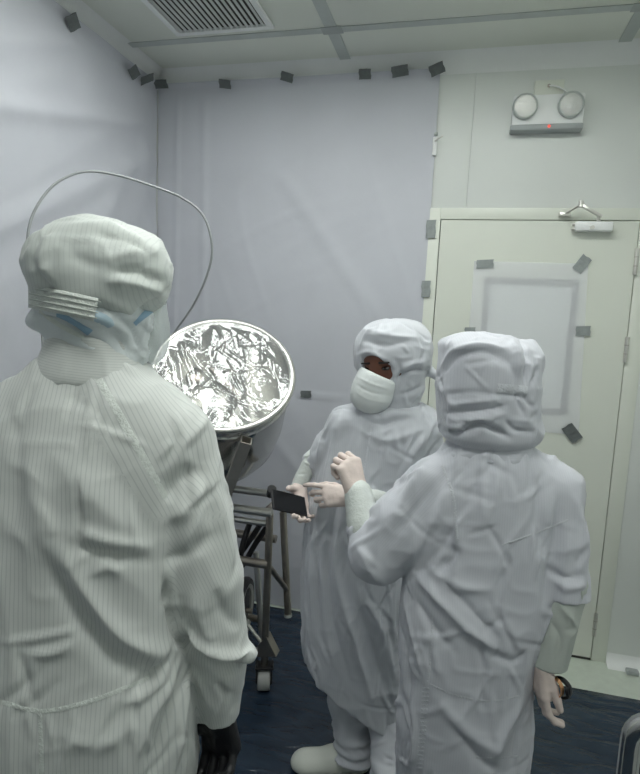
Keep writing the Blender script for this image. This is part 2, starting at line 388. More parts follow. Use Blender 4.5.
# ---------------- ceiling lights the room is lit by (above and behind the people)
def ceiling_light(x, y, sx, sy, label, mat='lightpanel'):
    t = empty('ceiling_light', (x, y, ZC-.03))
    for lo, hi in (((x-sx/2-.02, y-sy/2-.02), (x+sx/2+.02, y-sy/2)), ((x-sx/2-.02, y+sy/2), (x+sx/2+.02, y+sy/2+.02)), ((x-sx/2-.02, y-sy/2), (x-sx/2, y+sy/2)), ((x+sx/2, y-sy/2), (x+sx/2+.02, y+sy/2))):
        box2('frame', (lo[0], lo[1], ZC-.03), (hi[0], hi[1], ZC-.006), M['white'], t, bev=.003)
    box2('diffuser', (x-sx/2, y-sy/2, ZC-.024), (x+sx/2, y+sy/2, ZC-.012), M[mat], t)
    tag(t, label, 'ceiling light', 'flat ceiling lights')
ceiling_light(-0.04, 1.72, 1.10, 0.30, 'long flat ceiling light over the two people by the cart')
ceiling_light(-0.96, 1.87, 0.44, 0.34, 'short flat ceiling light beside the air grille over the cart')
ceiling_light(-0.04, 0.35, 1.10, 0.30, 'long flat ceiling light in the middle of the room', 'lightpanel_dim')
# ---------------- air grille
vt = empty('air_grille', (-1.115, 2.28, ZC-.02))
vx0, vx1, vy0, vy1 = -1.345, -0.885, 2.09, 2.475; fr = .028
for lo, hi in (((vx0, vy0), (vx1, vy0+fr)), ((vx0, vy1-fr), (vx1, vy1)), ((vx0, vy0+fr), (vx0+fr, vy1-fr)), ((vx1-fr, vy0+fr), (vx1, vy1-fr))):
    box2('grille_frame', (lo[0], lo[1], ZC-.016), (hi[0], hi[1], ZC-.003), M['white'], vt, bev=.003)
box2('grille_back', (vx0+fr, vy0+fr, ZC-.005), (vx1-fr, vy1-fr, ZC-.003), M['gap'], vt)
ns = 17
for k in range(ns):
    x = vx0+fr+(k+.5)*(vx1-vx0-2*fr)/ns
    a = math.radians(35)
    box('slat', (x, (vy0+vy1)/2, ZC-.012), (.0105, vy1-vy0-2*fr, .0016), M['slat'], vt, R=[(math.cos(a), 0, math.sin(a)), (0, 1, 0), (-math.sin(a), 0, math.cos(a))])
tag(vt, 'square slatted air grille in the ceiling', 'air vent')

# ---------------- sheeting
def sheet(name, u0, u1, z0, z1, place, mat, label, folds=(), amp=0.004, nu=110, nz=150, seed=1, hemwave=0.0):
    us = np.linspace(u0, u1, nu); zs = np.linspace(z0, z1, nz); U, Z = np.meshgrid(us, zs)
    p = np.stack([U*2.2, Z*1.1, np.zeros_like(U)], -1)
    D = amp*(1.2+vnoise(p, seed)+0.6*vnoise(p*2.3+5, seed+1)) + amp*0.5*np.clip(ridged(np.stack([U*4+Z*1.5, Z*1.0-U, U*0], -1), seed+2)-.55, 0, 1)*2
    D = D+amp*0.35*np.clip(ridged(np.stack([U*3-Z*5, Z*2.0, U*0+3], -1), seed+4)-.6, 0, 1)*3
    for (a, b, wd, am) in folds:
        a = np.array(a, float); b = np.array(b, float); t = np.clip(((U-a[0])*(b-a)[0]+(Z-a[1])*(b-a)[1])/((b-a)@(b-a)), 0, 1)
        d = np.hypot(U-a[0]-t*(b-a)[0], Z-a[1]-t*(b-a)[1]); D = D+am*np.exp(-(d/wd)**2)
    D = np.clip(D, 0.0006, None)
    V = [place(U[j, i], Z[j, i], D[j, i]) for j in range(nz) for i in range(nu)]
    F = [[j*nu+i, j*nu+i+1, (j+1)*nu+i+1, (j+1)*nu+i] for j in range(nz-1) for i in range(nu-1)]
    o = mk(name, V, F, mat)
    tag(o, label, 'plastic sheet')
    return o
sheet('plastic_sheet', XL+.012, -0.200, 0.004, 2.787, lambda u, z, d: (u, YB-.001-d-max(0, z-2.768)**1*1.2, z), M['sheet'],
      'white plastic sheeting taped over the wall beside the door',
      [((-.83, 1.205), (-.22, 1.195), .010, .006), ((-.60, 1.19), (-.2, 1.20), .02, -.003), ((-1.55, 2.75), (-1.56, .2), .012, .006), ((-1.40, 2.7), (-1.37, 1.0), .02, .006), ((-1.0, 1.0), (-.55, .5), .03, .006), ((-.95, 2.3), (-.4, 1.6), .04, .004)], seed=3)
sheet('plastic_sheet', YF+.02, YB-.012, 0.004, 2.787, lambda u, z, d: (XL+.001+d+max(0, z-2.768)*1.2, u, z), M['sheet'],
      'white plastic sheeting hung over the long wall beside the cart',
      [((2.7, 2.55), (1.2, 2.15), .04, .018), ((2.8, 2.4), (1.5, 1.75), .045, .016), ((2.2, 2.7), (1.6, 2.45), .03, .012), ((2.6, 2.3), (2.0, 1.5), .03, .012), ((2.75, 2.7), (2.76, .4), .03, .01)], amp=.011, seed=9)
# sheet on the door window
o = sheet('plastic_sheet', 0.022, 0.562, 1.115, 1.912, lambda u, z, d: (u-.035*(z-1.115)/.8*(u-.022)/.54, YB-.0095-d, z), M['papersheet'],
      'translucent white sheet taped over the window in the door', [], amp=.0012, nu=40, nz=60, seed=5)
# navy film on the floor
def film_floor():
    xs = np.linspace(XL+.02, XR-.02, 90); ys = np.linspace(YF+.05, YB-.03, 150); V = []; F = []; idx = {}
    for j, y in enumerate(ys):
        for i, x in enumerate(xs):
            h = 0.0022+0.0016*max(0, float(vnoise(np.array([x*5+y*1.5, y*9, 1.0]), 4)))
            idx[i, j] = len(V); V.append((x, y, h))
    for j in range(149):
        for i in range(89):
            cx = (xs[i]+xs[i+1])/2; cy = (ys[j]+ys[j+1])/2
            if cx > -0.21 and cy > 2.615: continue
            F.append([idx[i, j], idx[i+1, j], idx[i+1, j+1], idx[i, j+1]])
    used = sorted({k for f in F for k in f}); rm = {k: n for n, k in enumerate(used)}
    o = mk('floor_film', [V[k] for k in used], [[rm[k] for k in f] for f in F], M['navy'])
    md = o.modifiers.new('thickness', 'SOLIDIFY'); md.thickness = 0.002; md.offset = -1
    tag(o, 'glossy navy blue protective film laid over the floor', 'floor film')
film_floor()
# tape pieces
def tape(c, w_, h_, rot, label, nrm=(0, -1, 0), mat='tape', group=None, curl=0.004):
    "a short strip of tape, slightly lifted at one end"
    n = np.array(nrm, float); n /= np.linalg.norm(n); up = np.array([0, 0, 1.0]); up = up-(up@n)*n; up /= np.linalg.norm(up); rt = np.cross(up, n)
    a = math.radians(rot); e1 = math.cos(a)*rt+math.sin(a)*up; e2 = -math.sin(a)*rt+math.cos(a)*up
    V = []; nu, nv = 7, 4; c = np.array(c, float)
    for lay in (0, 1):
        for j in range(nv):
            for i in range(nu):
                u = (i/(nu-1)-.5)*w_; v = (j/(nv-1)-.5)*h_
                lift = curl*max(0, abs(i/(nu-1)-.45)-.25)**2*6+0.0008*math.sin(i*2.1+j)
                jag = 0.0015*((j % 2)*2-1) if i in (0, nu-1) else 0
                V.append(c+e1*(u+jag)+e2*v+n*(lift+0.0007*lay))
    F = []
    for j in range(nv-1):
        for i in range(nu-1):
            q = [j*nu+i, j*nu+i+1, (j+1)*nu+i+1, (j+1)*nu+i]; F.append([x+nu*nv for x in q]); F.append(q[::-1])
    loop = [i for i in range(nu)]+[j*nu+nu-1 for j in range(1, nv)]+[(nv-1)*nu+i for i in range(nu-2, -1, -1)]+[j*nu for j in range(nv-2, 0, -1)]
    for k in range(len(loop)):
        a_, b_ = loop[k], loop[(k+1) % len(loop)]; F.append([a_, b_, b_+nu*nv, a_+nu*nv])
    o = fix(mk('tape_strip', V, F, M[mat], smooth=False), 0)
    tag(o, label, 'tape', group); return o
YT = YB-.014
slope = math.degrees(math.atan2(.055, .095))
for q, w_, h_, rot, lab in (((161, 84), .075, .045, -4, 'grey tape strip on the short wall nearest the ceiling corner'),
                       ((225, 84), .062, .045, -12, 'grey tape strip by itself under the ceiling below the air grille'),
                       ((287, 77), .062, .045, -22, 'tilted grey tape strip along the ceiling between the grille and the joint strip'),
                       ((365, 74), .058, .048, -4, 'grey tape strip below the end of the ceiling joint strip'),
                       ((400, 71), .078, .050, 4, 'widest grey tape strip of the row under the ceiling'),
                       ((437, 69), .068, .050, 18, 'grey tape strip at the top corner of the sheeting near the door')):
    c = ONY(*q, YT-.05); tape(c, w_, h_, rot+3, lab, nrm=(0, -.7, -.7), group='tape along the top of the sheeting')
for q, rot, lab in (((73, 22), -30, 'grey tape strip far along the long wall under the ceiling'), ((134, 72), -20, 'grey tape strip on the long wall a hand from the ceiling corner'), ((147, 79), 50, 'upright grey tape strip right in the ceiling corner')):
    r = ray(*q); c = CAMP+r*((XL+.045)/r[0]); tape(c, .075, .05, rot, lab, nrm=(.7, 0, -.7), group='tape along the top of the sheeting')
for q, w_, h_, rot, mat, lab in (((431, 229), .045, .085, 0, 'tape_lt', 'light grey tape strip on the sheeting edge level with the door top'),
                            ((426, 289), .042, .080, 0, 'tape_lt', 'light grey tape strip on the sheeting edge below the door top'),
                            ((306, 394), .058, .035, 2, 'tape', 'dark grey tape strip on the sheeting beside the hooded person with phone'),
                            ((485, 264), .078, .040, 2, 'tape_lt', 'light grey tape strip at an upper corner of the door sheet, level'),
                            ((582, 264), .075, .048, 55, 'tape_lt', 'slanted light grey tape strip at an upper corner of the door sheet'),
                            ((470, 331), .050, .036, 2, 'tape_lt', 'grey tape strip on the door sheet side edge next to the hood'),
                            ((583, 331), .062, .045, 2, 'tape_lt', 'grey tape strip on the door sheet side edge facing the hinges'),
                            ((572, 433), .085, .055, -52, 'tape', 'dark slanted tape strip at the lower corner of the door sheet')):
    c = ONY(*q, YT); tape(c, w_, h_, rot+2, lab, mat=mat, group='tape on the door and sheeting')
# small white latch with a pin on the sheeting edge
c = ONY(435, 144, YB-.01)
lt = empty('wall_hook', (c[0], YB-.02, c[2]-.05))
box('hook_plate', (c[0], YB-.012, c[2]-.012), (.022, .018, .085), M['white'], lt, bev=.004)
tube('hook_pin', [(c[0], YB-.02, c[2]+.01), (c[0]+.012, YB-.035, c[2]+.015), (c[0]+.035, YB-.04, c[2]+.025)], .003, M['steel'], lt, 8)
box('hook_cap', (c[0]+.002, YB-.012, c[2]+.045), (.016, .014, .014), M['strip'], lt, bev=.003)
tag(lt, 'small white hook with a pin on the wall at the sheeting edge', 'hook')
# ---------------- emergency light
ex0, ex1, ez0, ez1 = 0.137, 0.436, 2.488, 2.640
el = empty('emergency_light', ((ex0+ex1)/2, YB-.03, ez0))
box2('housing', (ex0, YB-.062, ez0+.022), (ex1, YB, ez1), M['white'], el, bev=.006)
box2('base_cover', (ex0-.004, YB-.066, ez0), (ex1+.004, YB, ez0+.026), M['grey_pl'], el, bev=.006)
box2('junction_box', (0.225, YB-.03, ez1-.002), (0.350, YB, ez1+.072), M['door'], el, bev=.004)
tube('junction_screw', [(0.285, YB-.03, ez1+.045), (0.285, YB-.037, ez1+.045)], .007, M['steel_dk'], el, 10)
tube('cable', spline([(0.285, YB-.034, ez1+.045), (0.32, YB-.045, ez1+.035), (0.36, YB-.04, ez1+.012), (0.37, YB-.03, ez1-.003)]), .0035, M['white'], el, 8)
for x in (ex0+.050, ex1-.058):
    oo = np.array((x, YB-.060, ez1-.052))
    h = lathe('lamp_head', [(0.0, .0), (.050, .0), (.054, .008), (.054, .026), (.049, .030), (.046, .026), (.030, .008), (0, .004)], oo, (0.05, -1, -.12), M['strip'], el, 32)
    lathe('reflector', [(.046, .024), (.032, .012), (.014, .008), (.010, .016), (0, .018)], oo, (0.05, -1, -.12), M['steel'], h, 24)
    lathe('lens', [(.049, .028), (.040, .038), (.022, .046), (0, .049)], oo, (0.05, -1, -.12), M['lens'], h, 24)
tube('indicator', [(0.297, YB-.066, ez0+.013), (0.297, YB-.070, ez0+.013)], .006, M['red'], el, 10)
tag(el, 'white twin lamp emergency light above the door', 'emergency light')

# ================================================================ SURFACES GROWN FROM A DISTANCE FIELD
class Field:
    def __init__(s, h): s.h = h; s.ops = []
    def cone(s, p0, p1, r0, r1, k=0.02, sub=False):
        p0 = np.array(p0, float); p1 = np.array(p1, float); R = max(r0, r1)
        lo = np.minimum(p0, p1)-R; hi = np.maximum(p0, p1)+R
        ax = p1-p0; L2 = max(ax@ax, 1e-12)
        def f(P):
            t = np.clip(((P-p0)@ax)/L2, 0, 1); q = P-p0-t[..., None]*ax
            return np.sqrt((q*q).sum(-1))-(r0+(r1-r0)*t)
        s.ops.append((f, lo, hi, k, sub)); return s
    def cuff(s, p0, p1, r0, r1, e, dn, ri, k=0.02):
        "a sleeve end: cone cut off square at e and hollow inside"
        p0 = np.array(p0, float); p1 = np.array(p1, float); e = np.array(e, float); R_ = max(r0, r1); ax = p1-p0; L2 = ax@ax
        def f(P):
            t = np.clip(((P-p0)@ax)/L2, 0, 1); q = P-p0-t[..., None]*ax; d = np.sqrt((q*q).sum(-1))-(r0+(r1-r0)*t)
            pl = (P-e)@dn; q2 = P-e-((P-e)@dn)[..., None]*dn
            d = np.maximum(d, pl)
            if ri <= 0: return d
            inner = np.maximum(np.sqrt((q2*q2).sum(-1))-ri, -pl-.05)
            return np.maximum(d, -inner)
        s.ops.append((f, np.minimum(p0, p1)-R_, np.maximum(p0, p1)+R_, k, False)); return s
    def chain(s, pts, rs, k=0.02, sub=False, k2=None):
        for i in range(len(pts)-1): s.cone(pts[i], pts[i+1], rs[i], rs[i+1], k if i == 0 else (k2 or min(k, .02)+.004), sub)
        return s
    def ell(s, c, r, A=None, k=0.02, sub=False, n=2.0):
        c = np.array(c, float); r = np.array(r, float); A = np.eye(3) if A is None else np.array(A, float); R = r.max()*1.05
        def f(P):
            q = np.abs((P-c)@A.T)/r; return ((q**n).sum(-1)**(1/n)-1)*r.min()
        s.ops.append((f, c-R, c+R, k, sub)); return s
    def loft(s, sec, k=0.02, n=2.2, sub=False, o=None, A=None, cap=0.02):
        "stack of super-ellipses: rows (z, cx, cy, a, b, angle)"
        sec = np.array(sec, float); sec = sec[np.argsort(sec[:, 0])]
        A_ = np.eye(3) if A is None else np.array(A, float); o_ = np.zeros(3) if o is None else np.array(o, float)
        zz = np.linspace(sec[0, 0], sec[-1, 0], 200)
        tab = np.stack([np.interp(zz, sec[:, 0], sec[:, i]) for i in range(1, 6)], -1)
        ker = np.hanning(23); ker /= ker.sum()
        tab = np.stack([np.convolve(np.pad(tab[:, i], 11, mode='edge'), ker, 'valid') for i in range(5)], -1)
        m = max(sec[:, 3].max(), sec[:, 4].max())+np.abs(sec[:, 1:3]).max()*(A is not None)
        if A is None:
            lo = np.array([(sec[:, 1]-sec[:, 3:5].max(1)).min(), (sec[:, 2]-sec[:, 3:5].max(1)).min(), sec[0, 0]]); hi = np.array([(sec[:, 1]+sec[:, 3:5].max(1)).max(), (sec[:, 2]+sec[:, 3:5].max(1)).max(), sec[-1, 0]])
        else:
            R = m+np.abs(sec[:, 0]).max(); lo = o_-R; hi = o_+R
        def f(P):
            q = (P-o_)@A_.T; z = q[..., 2]
            T = [np.interp(z, zz, tab[:, i]) for i in range(5)]
            x = q[..., 0]-T[0]; y = q[..., 1]-T[1]; ca, sa = np.cos(T[4]), np.sin(T[4])
            u = np.abs(x*ca+y*sa)/T[2]; v = np.abs(-x*sa+y*ca)/T[3]
            d = ((u**n+v**n)**(1/n)-1)*np.minimum(T[2], T[3])
            e = np.maximum(sec[0, 0]-z, z-sec[-1, 0])
            dd = np.maximum(d+cap, 0); ee = np.maximum(e+cap, 0)
            return np.minimum(np.maximum(d+cap, e+cap), 0)+np.sqrt(dd*dd+ee*ee)-cap
        s.ops.append((f, lo, hi, k, sub)); return s
    def half(s, p, n_, lo, hi, k=0.004):
        "cut away everything on the side n_ points to, inside a box"
        p = np.array(p, float); n_ = np.array(n_, float); n_ /= np.linalg.norm(n_)
        def f(P): return -((P-p)@n_)
        s.ops.append((f, np.array(lo, float), np.array(hi, float), k, True)); return s
    def grow(s):
        h = s.h; add = [o for o in s.ops if not o[4]]
        lo = np.min([o[1] for o in add], 0)-.03; hi = np.max([o[2] for o in add], 0)+.03
        n = np.ceil((hi-lo)/h).astype(int)+1; F = np.full(n, 1.0, np.float32)
        gx = [lo[i]+h*np.arange(n[i]) for i in range(3)]
        for f, l, u, k, sub in s.ops:
            m = k+2*h+.01
            a = np.clip(np.floor((l-m-lo)/h).astype(int), 0, n-1); b = np.clip(np.ceil((u+m-lo)/h).astype(int)+1, 1, n)
            if (b <= a).any(): continue
            sl = tuple(slice(a[i], b[i]) for i in range(3))
            P = np.stack(np.meshgrid(gx[0][sl[0]], gx[1][sl[1]], gx[2][sl[2]], indexing='ij'), -1)
            d = f(P); c = F[sl].astype(float)
            if sub:
                d = -d; t = np.clip(.5+.5*(d-c)/k, 0, 1); F[sl] = c*(1-t)+d*t+k*t*(1-t)
            else:
                t = np.clip(.5+.5*(c-d)/k, 0, 1); F[sl] = c*(1-t)+d*t-k*t*(1-t)
        return nets(F, lo, h)
def nets(F, lo, h):
    I = F < 0; n = F.shape
    C = np.zeros(tuple(x-1 for x in n), np.int8); offs = [(i, j, k) for i in (0, 1) for j in (0, 1) for k in (0, 1)]
    for (i, j, k) in offs: C += I[i:n[0]-1+i, j:n[1]-1+j, k:n[2]-1+k]
    act = np.argwhere((C > 0) & (C < 8)); vals = np.stack([F[act[:, 0]+i, act[:, 1]+j, act[:, 2]+k] for (i, j, k) in offs], -1).astype(float)
    oc = np.array(offs, float); s = np.zeros((len(act), 3)); c = np.zeros(len(act))
    for a in range(8):
        for b in range(a+1, 8):
            if np.abs(oc[a]-oc[b]).sum() != 1: continue
            va, vb = vals[:, a], vals[:, b]; m = (va < 0) != (vb < 0); t = np.where(m, va/np.where(m, va-vb, 1), 0)
            s += np.where(m[:, None], oc[a]+t[:, None]*(oc[b]-oc[a]), 0); c += m
    V = lo+h*(act+s/c[:, None]); ID = -np.ones(C.shape, np.int64); ID[tuple(act.T)] = np.arange(len(act)); Q = []
    for ax in range(3):
        a = [slice(None)]*3; b = [slice(None)]*3; a[ax] = slice(0, -1); b[ax] = slice(1, None)
        e = np.argwhere(I[tuple(a)] != I[tuple(b)]); o1, o2 = (ax+1) % 3, (ax+2) % 3
        ok = (e[:, o1] > 0) & (e[:, o2] > 0) & (e[:, o1] < n[o1]-1) & (e[:, o2] < n[o2]-1); e = e[ok]
        ins = I[tuple(e.T)]
        def g(d1, d2):
            q = e.copy(); q[:, o1] -= d1; q[:, o2] -= d2; return ID[tuple(q.T)]
        q = np.stack([g(0, 0), g(1, 0), g(1, 1), g(0, 1)], -1)
        q = np.where(ins[:, None], q, q[:, ::-1]); Q.append(q)
    return V, np.vstack(Q)
def normals(V, Q):
    a = np.cross(V[Q[:, 2]]-V[Q[:, 0]], V[Q[:, 3]]-V[Q[:, 1]]); N = np.zeros_like(V)
    for i in range(4): np.add.at(N, Q[:, i], a)
    return N/np.maximum(np.linalg.norm(N, axis=1), 1e-12)[:, None]
def relax(V, Q, it=1, w_=0.5):
    for _ in range(it):
        S_ = np.zeros_like(V); c = np.zeros(len(V))
        for i in range(4):
            j = (i+1) % 4; np.add.at(S_, Q[:, i], V[Q[:, j]]); np.add.at(S_, Q[:, j], V[Q[:, i]]); np.add.at(c, Q[:, i], 1); np.add.at(c, Q[:, j], 1)
        V = V*(1-w_)+S_/c[:, None]*w_
    return V
def bvh_of(V, Q): return BVHTree.FromPolygons([Vector(v) for v in V], [list(map(int, q)) for q in Q])
def hit(bvh, x, y):
    r = ray(x, y); r = r/np.linalg.norm(r)
    p, n, i, d = bvh.ray_cast(Vector(CAMP), Vector(r))
    return (None, None) if p is None else (np.array(p), np.array(n))
def path_on(bvh, pts, n=6):
    out = []
    for (x, y) in spline(pts, n):
        p, q = hit(bvh, x, y)
        if p is not None: out.append((p, q))
    return out
def folds_on(V, Q, folds, passes=1):
    "raise ridges (amp > 0) and press creases (amp < 0) along lines read off the photograph and dropped onto the cloth"
    bvh = bvh_of(V, Q); N = normals(V, Q); D = np.zeros(len(V))
    for pts, wd, amp in folds:
        P = [p for p, _ in path_on(bvh, pts)]
        if len(P) < 2: continue
        P = np.array(P); best = np.full(len(V), 1e9); fade = np.ones(len(V)); L = len(P)-1
        box_ = np.all((V > P.min(0)-3*wd) & (V < P.max(0)+3*wd), 1); ix = np.where(box_)[0]
        for i in range(L):
            a, b = P[i], P[i+1]; ab = b-a
            if ab@ab > 0.01 or ab@ab < 1e-10: continue
            t = np.clip(((V[ix]-a)@ab)/(ab@ab), 0, 1); d = np.linalg.norm(V[ix]-a-t[:, None]*ab, axis=1)
            s_ = (i+t)/L; m = d < best[ix]; best[ix] = np.where(m, d, best[ix]); fade[ix] = np.where(m, np.clip(4*s_*(1-s_)+.25, 0, 1), fade[ix])
        D += 1.25*amp*fade*np.exp(-(best/wd)**1.5)
    return V+N*D[:, None]
def ribbon(name, bvh, pts, wd, mat, parent, lift=0.0015, across=5, n=6, flat=False, shift=0.0):
    pp = path_on(bvh, pts, n); P = np.array([p for p, _ in pp]); Nn = np.array([q for _, q in pp])
    T = np.gradient(P, axis=0); T /= np.linalg.norm(T, axis=1)[:, None]
    V = []; m = len(P)
    if flat:
        Nn[:, 2] = 0; Nn /= np.linalg.norm(Nn, axis=1)[:, None]
        for _ in range(30): Nn[1:-1] = (Nn[:-2]+Nn[1:-1]+Nn[2:])/3; P[1:-1] = (P[:-2]+2*P[1:-1]+P[2:])/4
        Nn /= np.linalg.norm(Nn, axis=1)[:, None]
    for i in range(m):
        s_ = np.cross(T[i], Nn[i]); s_ /= np.linalg.norm(s_)
        for k in range(across):
            u = (k/(across-1)-.5)*wd+shift; q = P[i]+s_*u
            if flat: V.append(q+Nn[i]*lift); continue
            loc, nn, _, _ = bvh.find_nearest(Vector(q))
            e = 0.0 if k in (0, across-1) else 1.0
            V.append(np.array(loc)+np.array(nn)*(lift*(.6+.4*e)))
    F = [[i*across+k, i*across+k+1, (i+1)*across+k+1, (i+1)*across+k] for i in range(m-1) for k in range(across-1)]
    o = mk(name, V, F, mat, parent)
    if flat:
        md = o.modifiers.new('thickness', 'SOLIDIFY'); md.thickness = 0.0012; md.offset = 0
    return o
def stripe_attr(o, vals):
    at = o.data.attributes.new('stripe', 'FLOAT', 'POINT'); at.data.foreach_set('value', np.asarray(vals, np.float32))
def cloth_noise(V, Q, amp, sc=(9, 9, 3.2), seed=0, mask=None, small=0.35):
    N = normals(V, Q); p = V*np.array(sc)
    p = p+0.5*np.stack([vnoise(V*4, seed+7), vnoise(V*4+9, seed+8), vnoise(V*4+4, seed+9)], -1)
    r1 = np.clip(ridged(p, seed), 0, 1); r2 = np.clip(ridged(V*np.array([15, 15, 19.])+3+p*.15, seed+3), 0, 1)
    d = 1.7*amp*(r1**2-.3)+2*amp*small*(r2**2-.3)
    if mask is not None: d = d*mask
    return V+N*d[:, None]
def crumple(V, Q, n, seed, along=(0, 0, 1), spread=0.7, length=(.05, .16), wd=(.006, .013), amp=(.0025, .006), where=None):
    "many short sharp wrinkles lying on the cloth, most of them running the way it hangs"
    rg = np.random.RandomState(seed); N = normals(V, Q); D = np.zeros(len(V)); al = np.array(along, float)
    pick = np.arange(len(V)) if where is None else np.where(where)[0]
    for _ in range(n):
        i = pick[rg.randint(len(pick))]; d = al+spread*rg.randn(3); d -= (d@N[i])*N[i]; l = np.linalg.norm(d)
        if l < 1e-3: continue
        d /= l; L = rg.uniform(*length); w_ = rg.uniform(*wd); a = rg.uniform(*amp)*(1 if rg.rand() < .6 else -1)
        bend = np.cross(N[i], d)*rg.uniform(-.25, .25)
        q = V-V[i]; ix = np.where((np.abs(q) < L/2+3*w_).all(1))[0]; q = q[ix]
        t = q@d; lat = q-t[:, None]*d-(bend*1.0)*((t/L)**2*L)[:, None]; r = np.linalg.norm(lat-0.6*(lat@N[i])[:, None]*N[i], axis=1)/w_
        end = np.clip(1-(2*t/L)**2, 0, 1); fac = np.clip(N[ix]@N[i], 0, 1)
        D[ix] += a*end*fac*(1-1.1*r*r)*np.exp(-r*r)
    return V+N*D[:, None]
def near_axis(V, a, b):
    a = np.array(a, float); b = np.array(b, float); ab = b-a; t = ((V-a)@ab)/(ab@ab); tc = np.clip(t, 0, 1); q = V-a-tc[:, None]*ab
    return np.linalg.norm(q, axis=1), t, q
def around(V, a, b, r=0.07):
    "metres round a sleeve: lines of equal value run along it"
    u, v, d = basis(np.array(b)-np.array(a)); _, _, q = near_axis(V, a, b)
    return np.arctan2(q@u, q@v)*r
def rotz(ang): return np.array([[math.cos(ang), math.sin(ang), 0], [-math.sin(ang), math.cos(ang), 0], [0, 0, 1]])

# ---------------------------------------------------------------- gloved hands
def hand(name, wrist, F_, Nrm, thumb_side, curls, mat, parent, scale=1.0, thumb=(0.7, 0.6, 0.35), thumb_bend=0.35, spread=0.10, h=0.0026, cuff=0.03):
    "wrist point, finger direction, palm normal, thumb direction sign; curls = per finger (base, middle, tip) bends in radians"
    F_ = np.array(F_, float); F_ /= np.linalg.norm(F_); N_ = np.array(Nrm, float); N_ = N_-(N_@F_)*F_; N_ /= np.linalg.norm(N_)
    T_ = np.cross(F_, N_)*thumb_side; W = np.array(wrist, float); s = scale; f = Field(h)
    offs = [0.030, 0.010, -0.011, -0.030]; kn = [0.086, 0.090, 0.085, 0.076]; ln = [(.043, .026, .021), (.047, .030, .023), (.043, .028, .022), (.034, .021, .019)]; rr = [.0095, .0098, .0093, .0082]
    f.cone(W-F_*cuff*s, W+F_*.012*s, .026*s, .025*s, .01)
    for i in range(4):
        b = W+s*(F_*kn[i]+T_*offs[i]); f.cone(W+s*(F_*.006+T_*offs[i]*.55), b, .0165*s, .0125*s, .014*s)
    f.cone(W+s*(F_*.02+N_*.004), W+s*(F_*.07+N_*.003), .020*s, .016*s, .012*s)
    for i in range(4):
        p = W+s*(F_*kn[i]+T_*offs[i]); a = 0; dirF = F_+T_*spread*(offs[i]/.03); dirF /= np.linalg.norm(dirF)
        r = rr[i]*s
        for j in range(3):
            a += curls[i][j]; d = math.cos(a)*dirF+math.sin(a)*N_
            q = p+d*ln[i][j]*s; f.cone(p, q, r, r*.93, .0035*s); p = q; r *= .93
    b0 = W+s*(F_*.022+T_*.022+N_*.006); td = thumb[0]*F_+thumb[1]*T_+thumb[2]*N_; td /= np.linalg.norm(td)
    b1 = b0+td*.042*s; f.cone(b0, b1, .0165*s, .0125*s, .010*s)
    fd = F_*.8-T_*.35+N_*.3; fd /= np.linalg.norm(fd); td2 = td*(1-thumb_bend)+fd*thumb_bend; td2 /= np.linalg.norm(td2)
    b2 = b1+td2*.032*s; f.cone(b1, b2, .0118*s, .0105*s, .004)
    td3 = td2*(1-thumb_bend)+fd*thumb_bend; td3 /= np.linalg.norm(td3); f.cone(b2, b2+td3*.024*s, .0105*s, .0088*s, .004)
    V, Q = f.grow(); V = relax(V, Q, 2, .4)
    return mk(name, V, Q, mat, parent)
def shoe(name, heel, toe, mat, parent, wd=0.048, ht=0.075):
    heel = np.array(heel, float); toe = np.array(toe, float); d = (toe-heel); L = np.linalg.norm(d); d /= L; sd = np.cross(d, [0, 0, 1]); f = Field(.006)
    f.cone(heel+d*.04+[0, 0, .045], heel+d*L*.45+[0, 0, .040], .042, .042, .02)
    f.cone(heel+d*L*.45+[0, 0, .036], toe-d*.045+[0, 0, .030], .045, .038, .03)
    f.cone(heel+d*.05+[0, 0, .05], heel+d*.07+[0, 0, ht+.03], .040, .042, .03)
    f.ell(toe-d*.06+[0, 0, .024], (.06, wd, .028), [d, sd, (0, 0, 1)], .03)
    lo = np.minimum(heel, toe)-.15; hi = np.maximum(heel, toe)+.15
    f.half(heel+[0, 0, .010], (0, 0, -1), lo, hi, .004)
    V, Q = f.grow(); V = relax(V, Q, 1, .4)
    o = mk(name, V, Q, mat, parent)
    Vs = []; Fs = []; m = 28
    for k in range(m):
        a = 2*math.pi*k/m; ca, sa = math.cos(a), math.sin(a)
        u = (ca*(L/2+.002)); wv = (wd-.002 if ca > -.2 else wd-.008)
        Vs.append(heel+d*(L/2+u)+sd*sa*wv)
    Vs = np.array(Vs); Vb = Vs.copy(); Vb[:, 2] = 0.004; Vt = Vs.copy(); Vt[:, 2] = 0.020
    fix(mk('sole', np.vstack([Vb, Vt]), [[k, (k+1) % m, m+(k+1) % m, m+k] for k in range(m)]+[list(range(m))[::-1], [m+k for k in range(m)]], M['sole'], o))
    return o
def skeleton_body(name, base, label, J, mat, face=None):
    "the continuous body that wears the clothes"
    f = Field(.010)
    f.ell(J['head'], J.get('head_r', (.075, .092, .108)), J.get('head_A'), .02)
    f.cone(J['head'], J['neck'], .052, .052, .03).cone(J['neck'], J['chest'], .055, .095, .05).cone(J['chest'], J['pelvis'], .098, .105, .05)
    for s_ in ('L', 'R'):
        f.cone(J['chest'], J['sh'+s_], .07, .042, .04)
        f.chain([J['sh'+s_], J['el'+s_], J['wr'+s_]], [.042, .026, .018], .02)
        f.chain([J['pelvis'], J['hip'+s_], J['kn'+s_], J['an'+s_]], [.09, .078, .055, .034], .03)
    if face: face(f)
    V, Q = f.grow()
    o = mk(name, V, Q, mat, None, at=base)
    tag(o, label, 'person', 'people in hooded cleanroom suits')
    return o

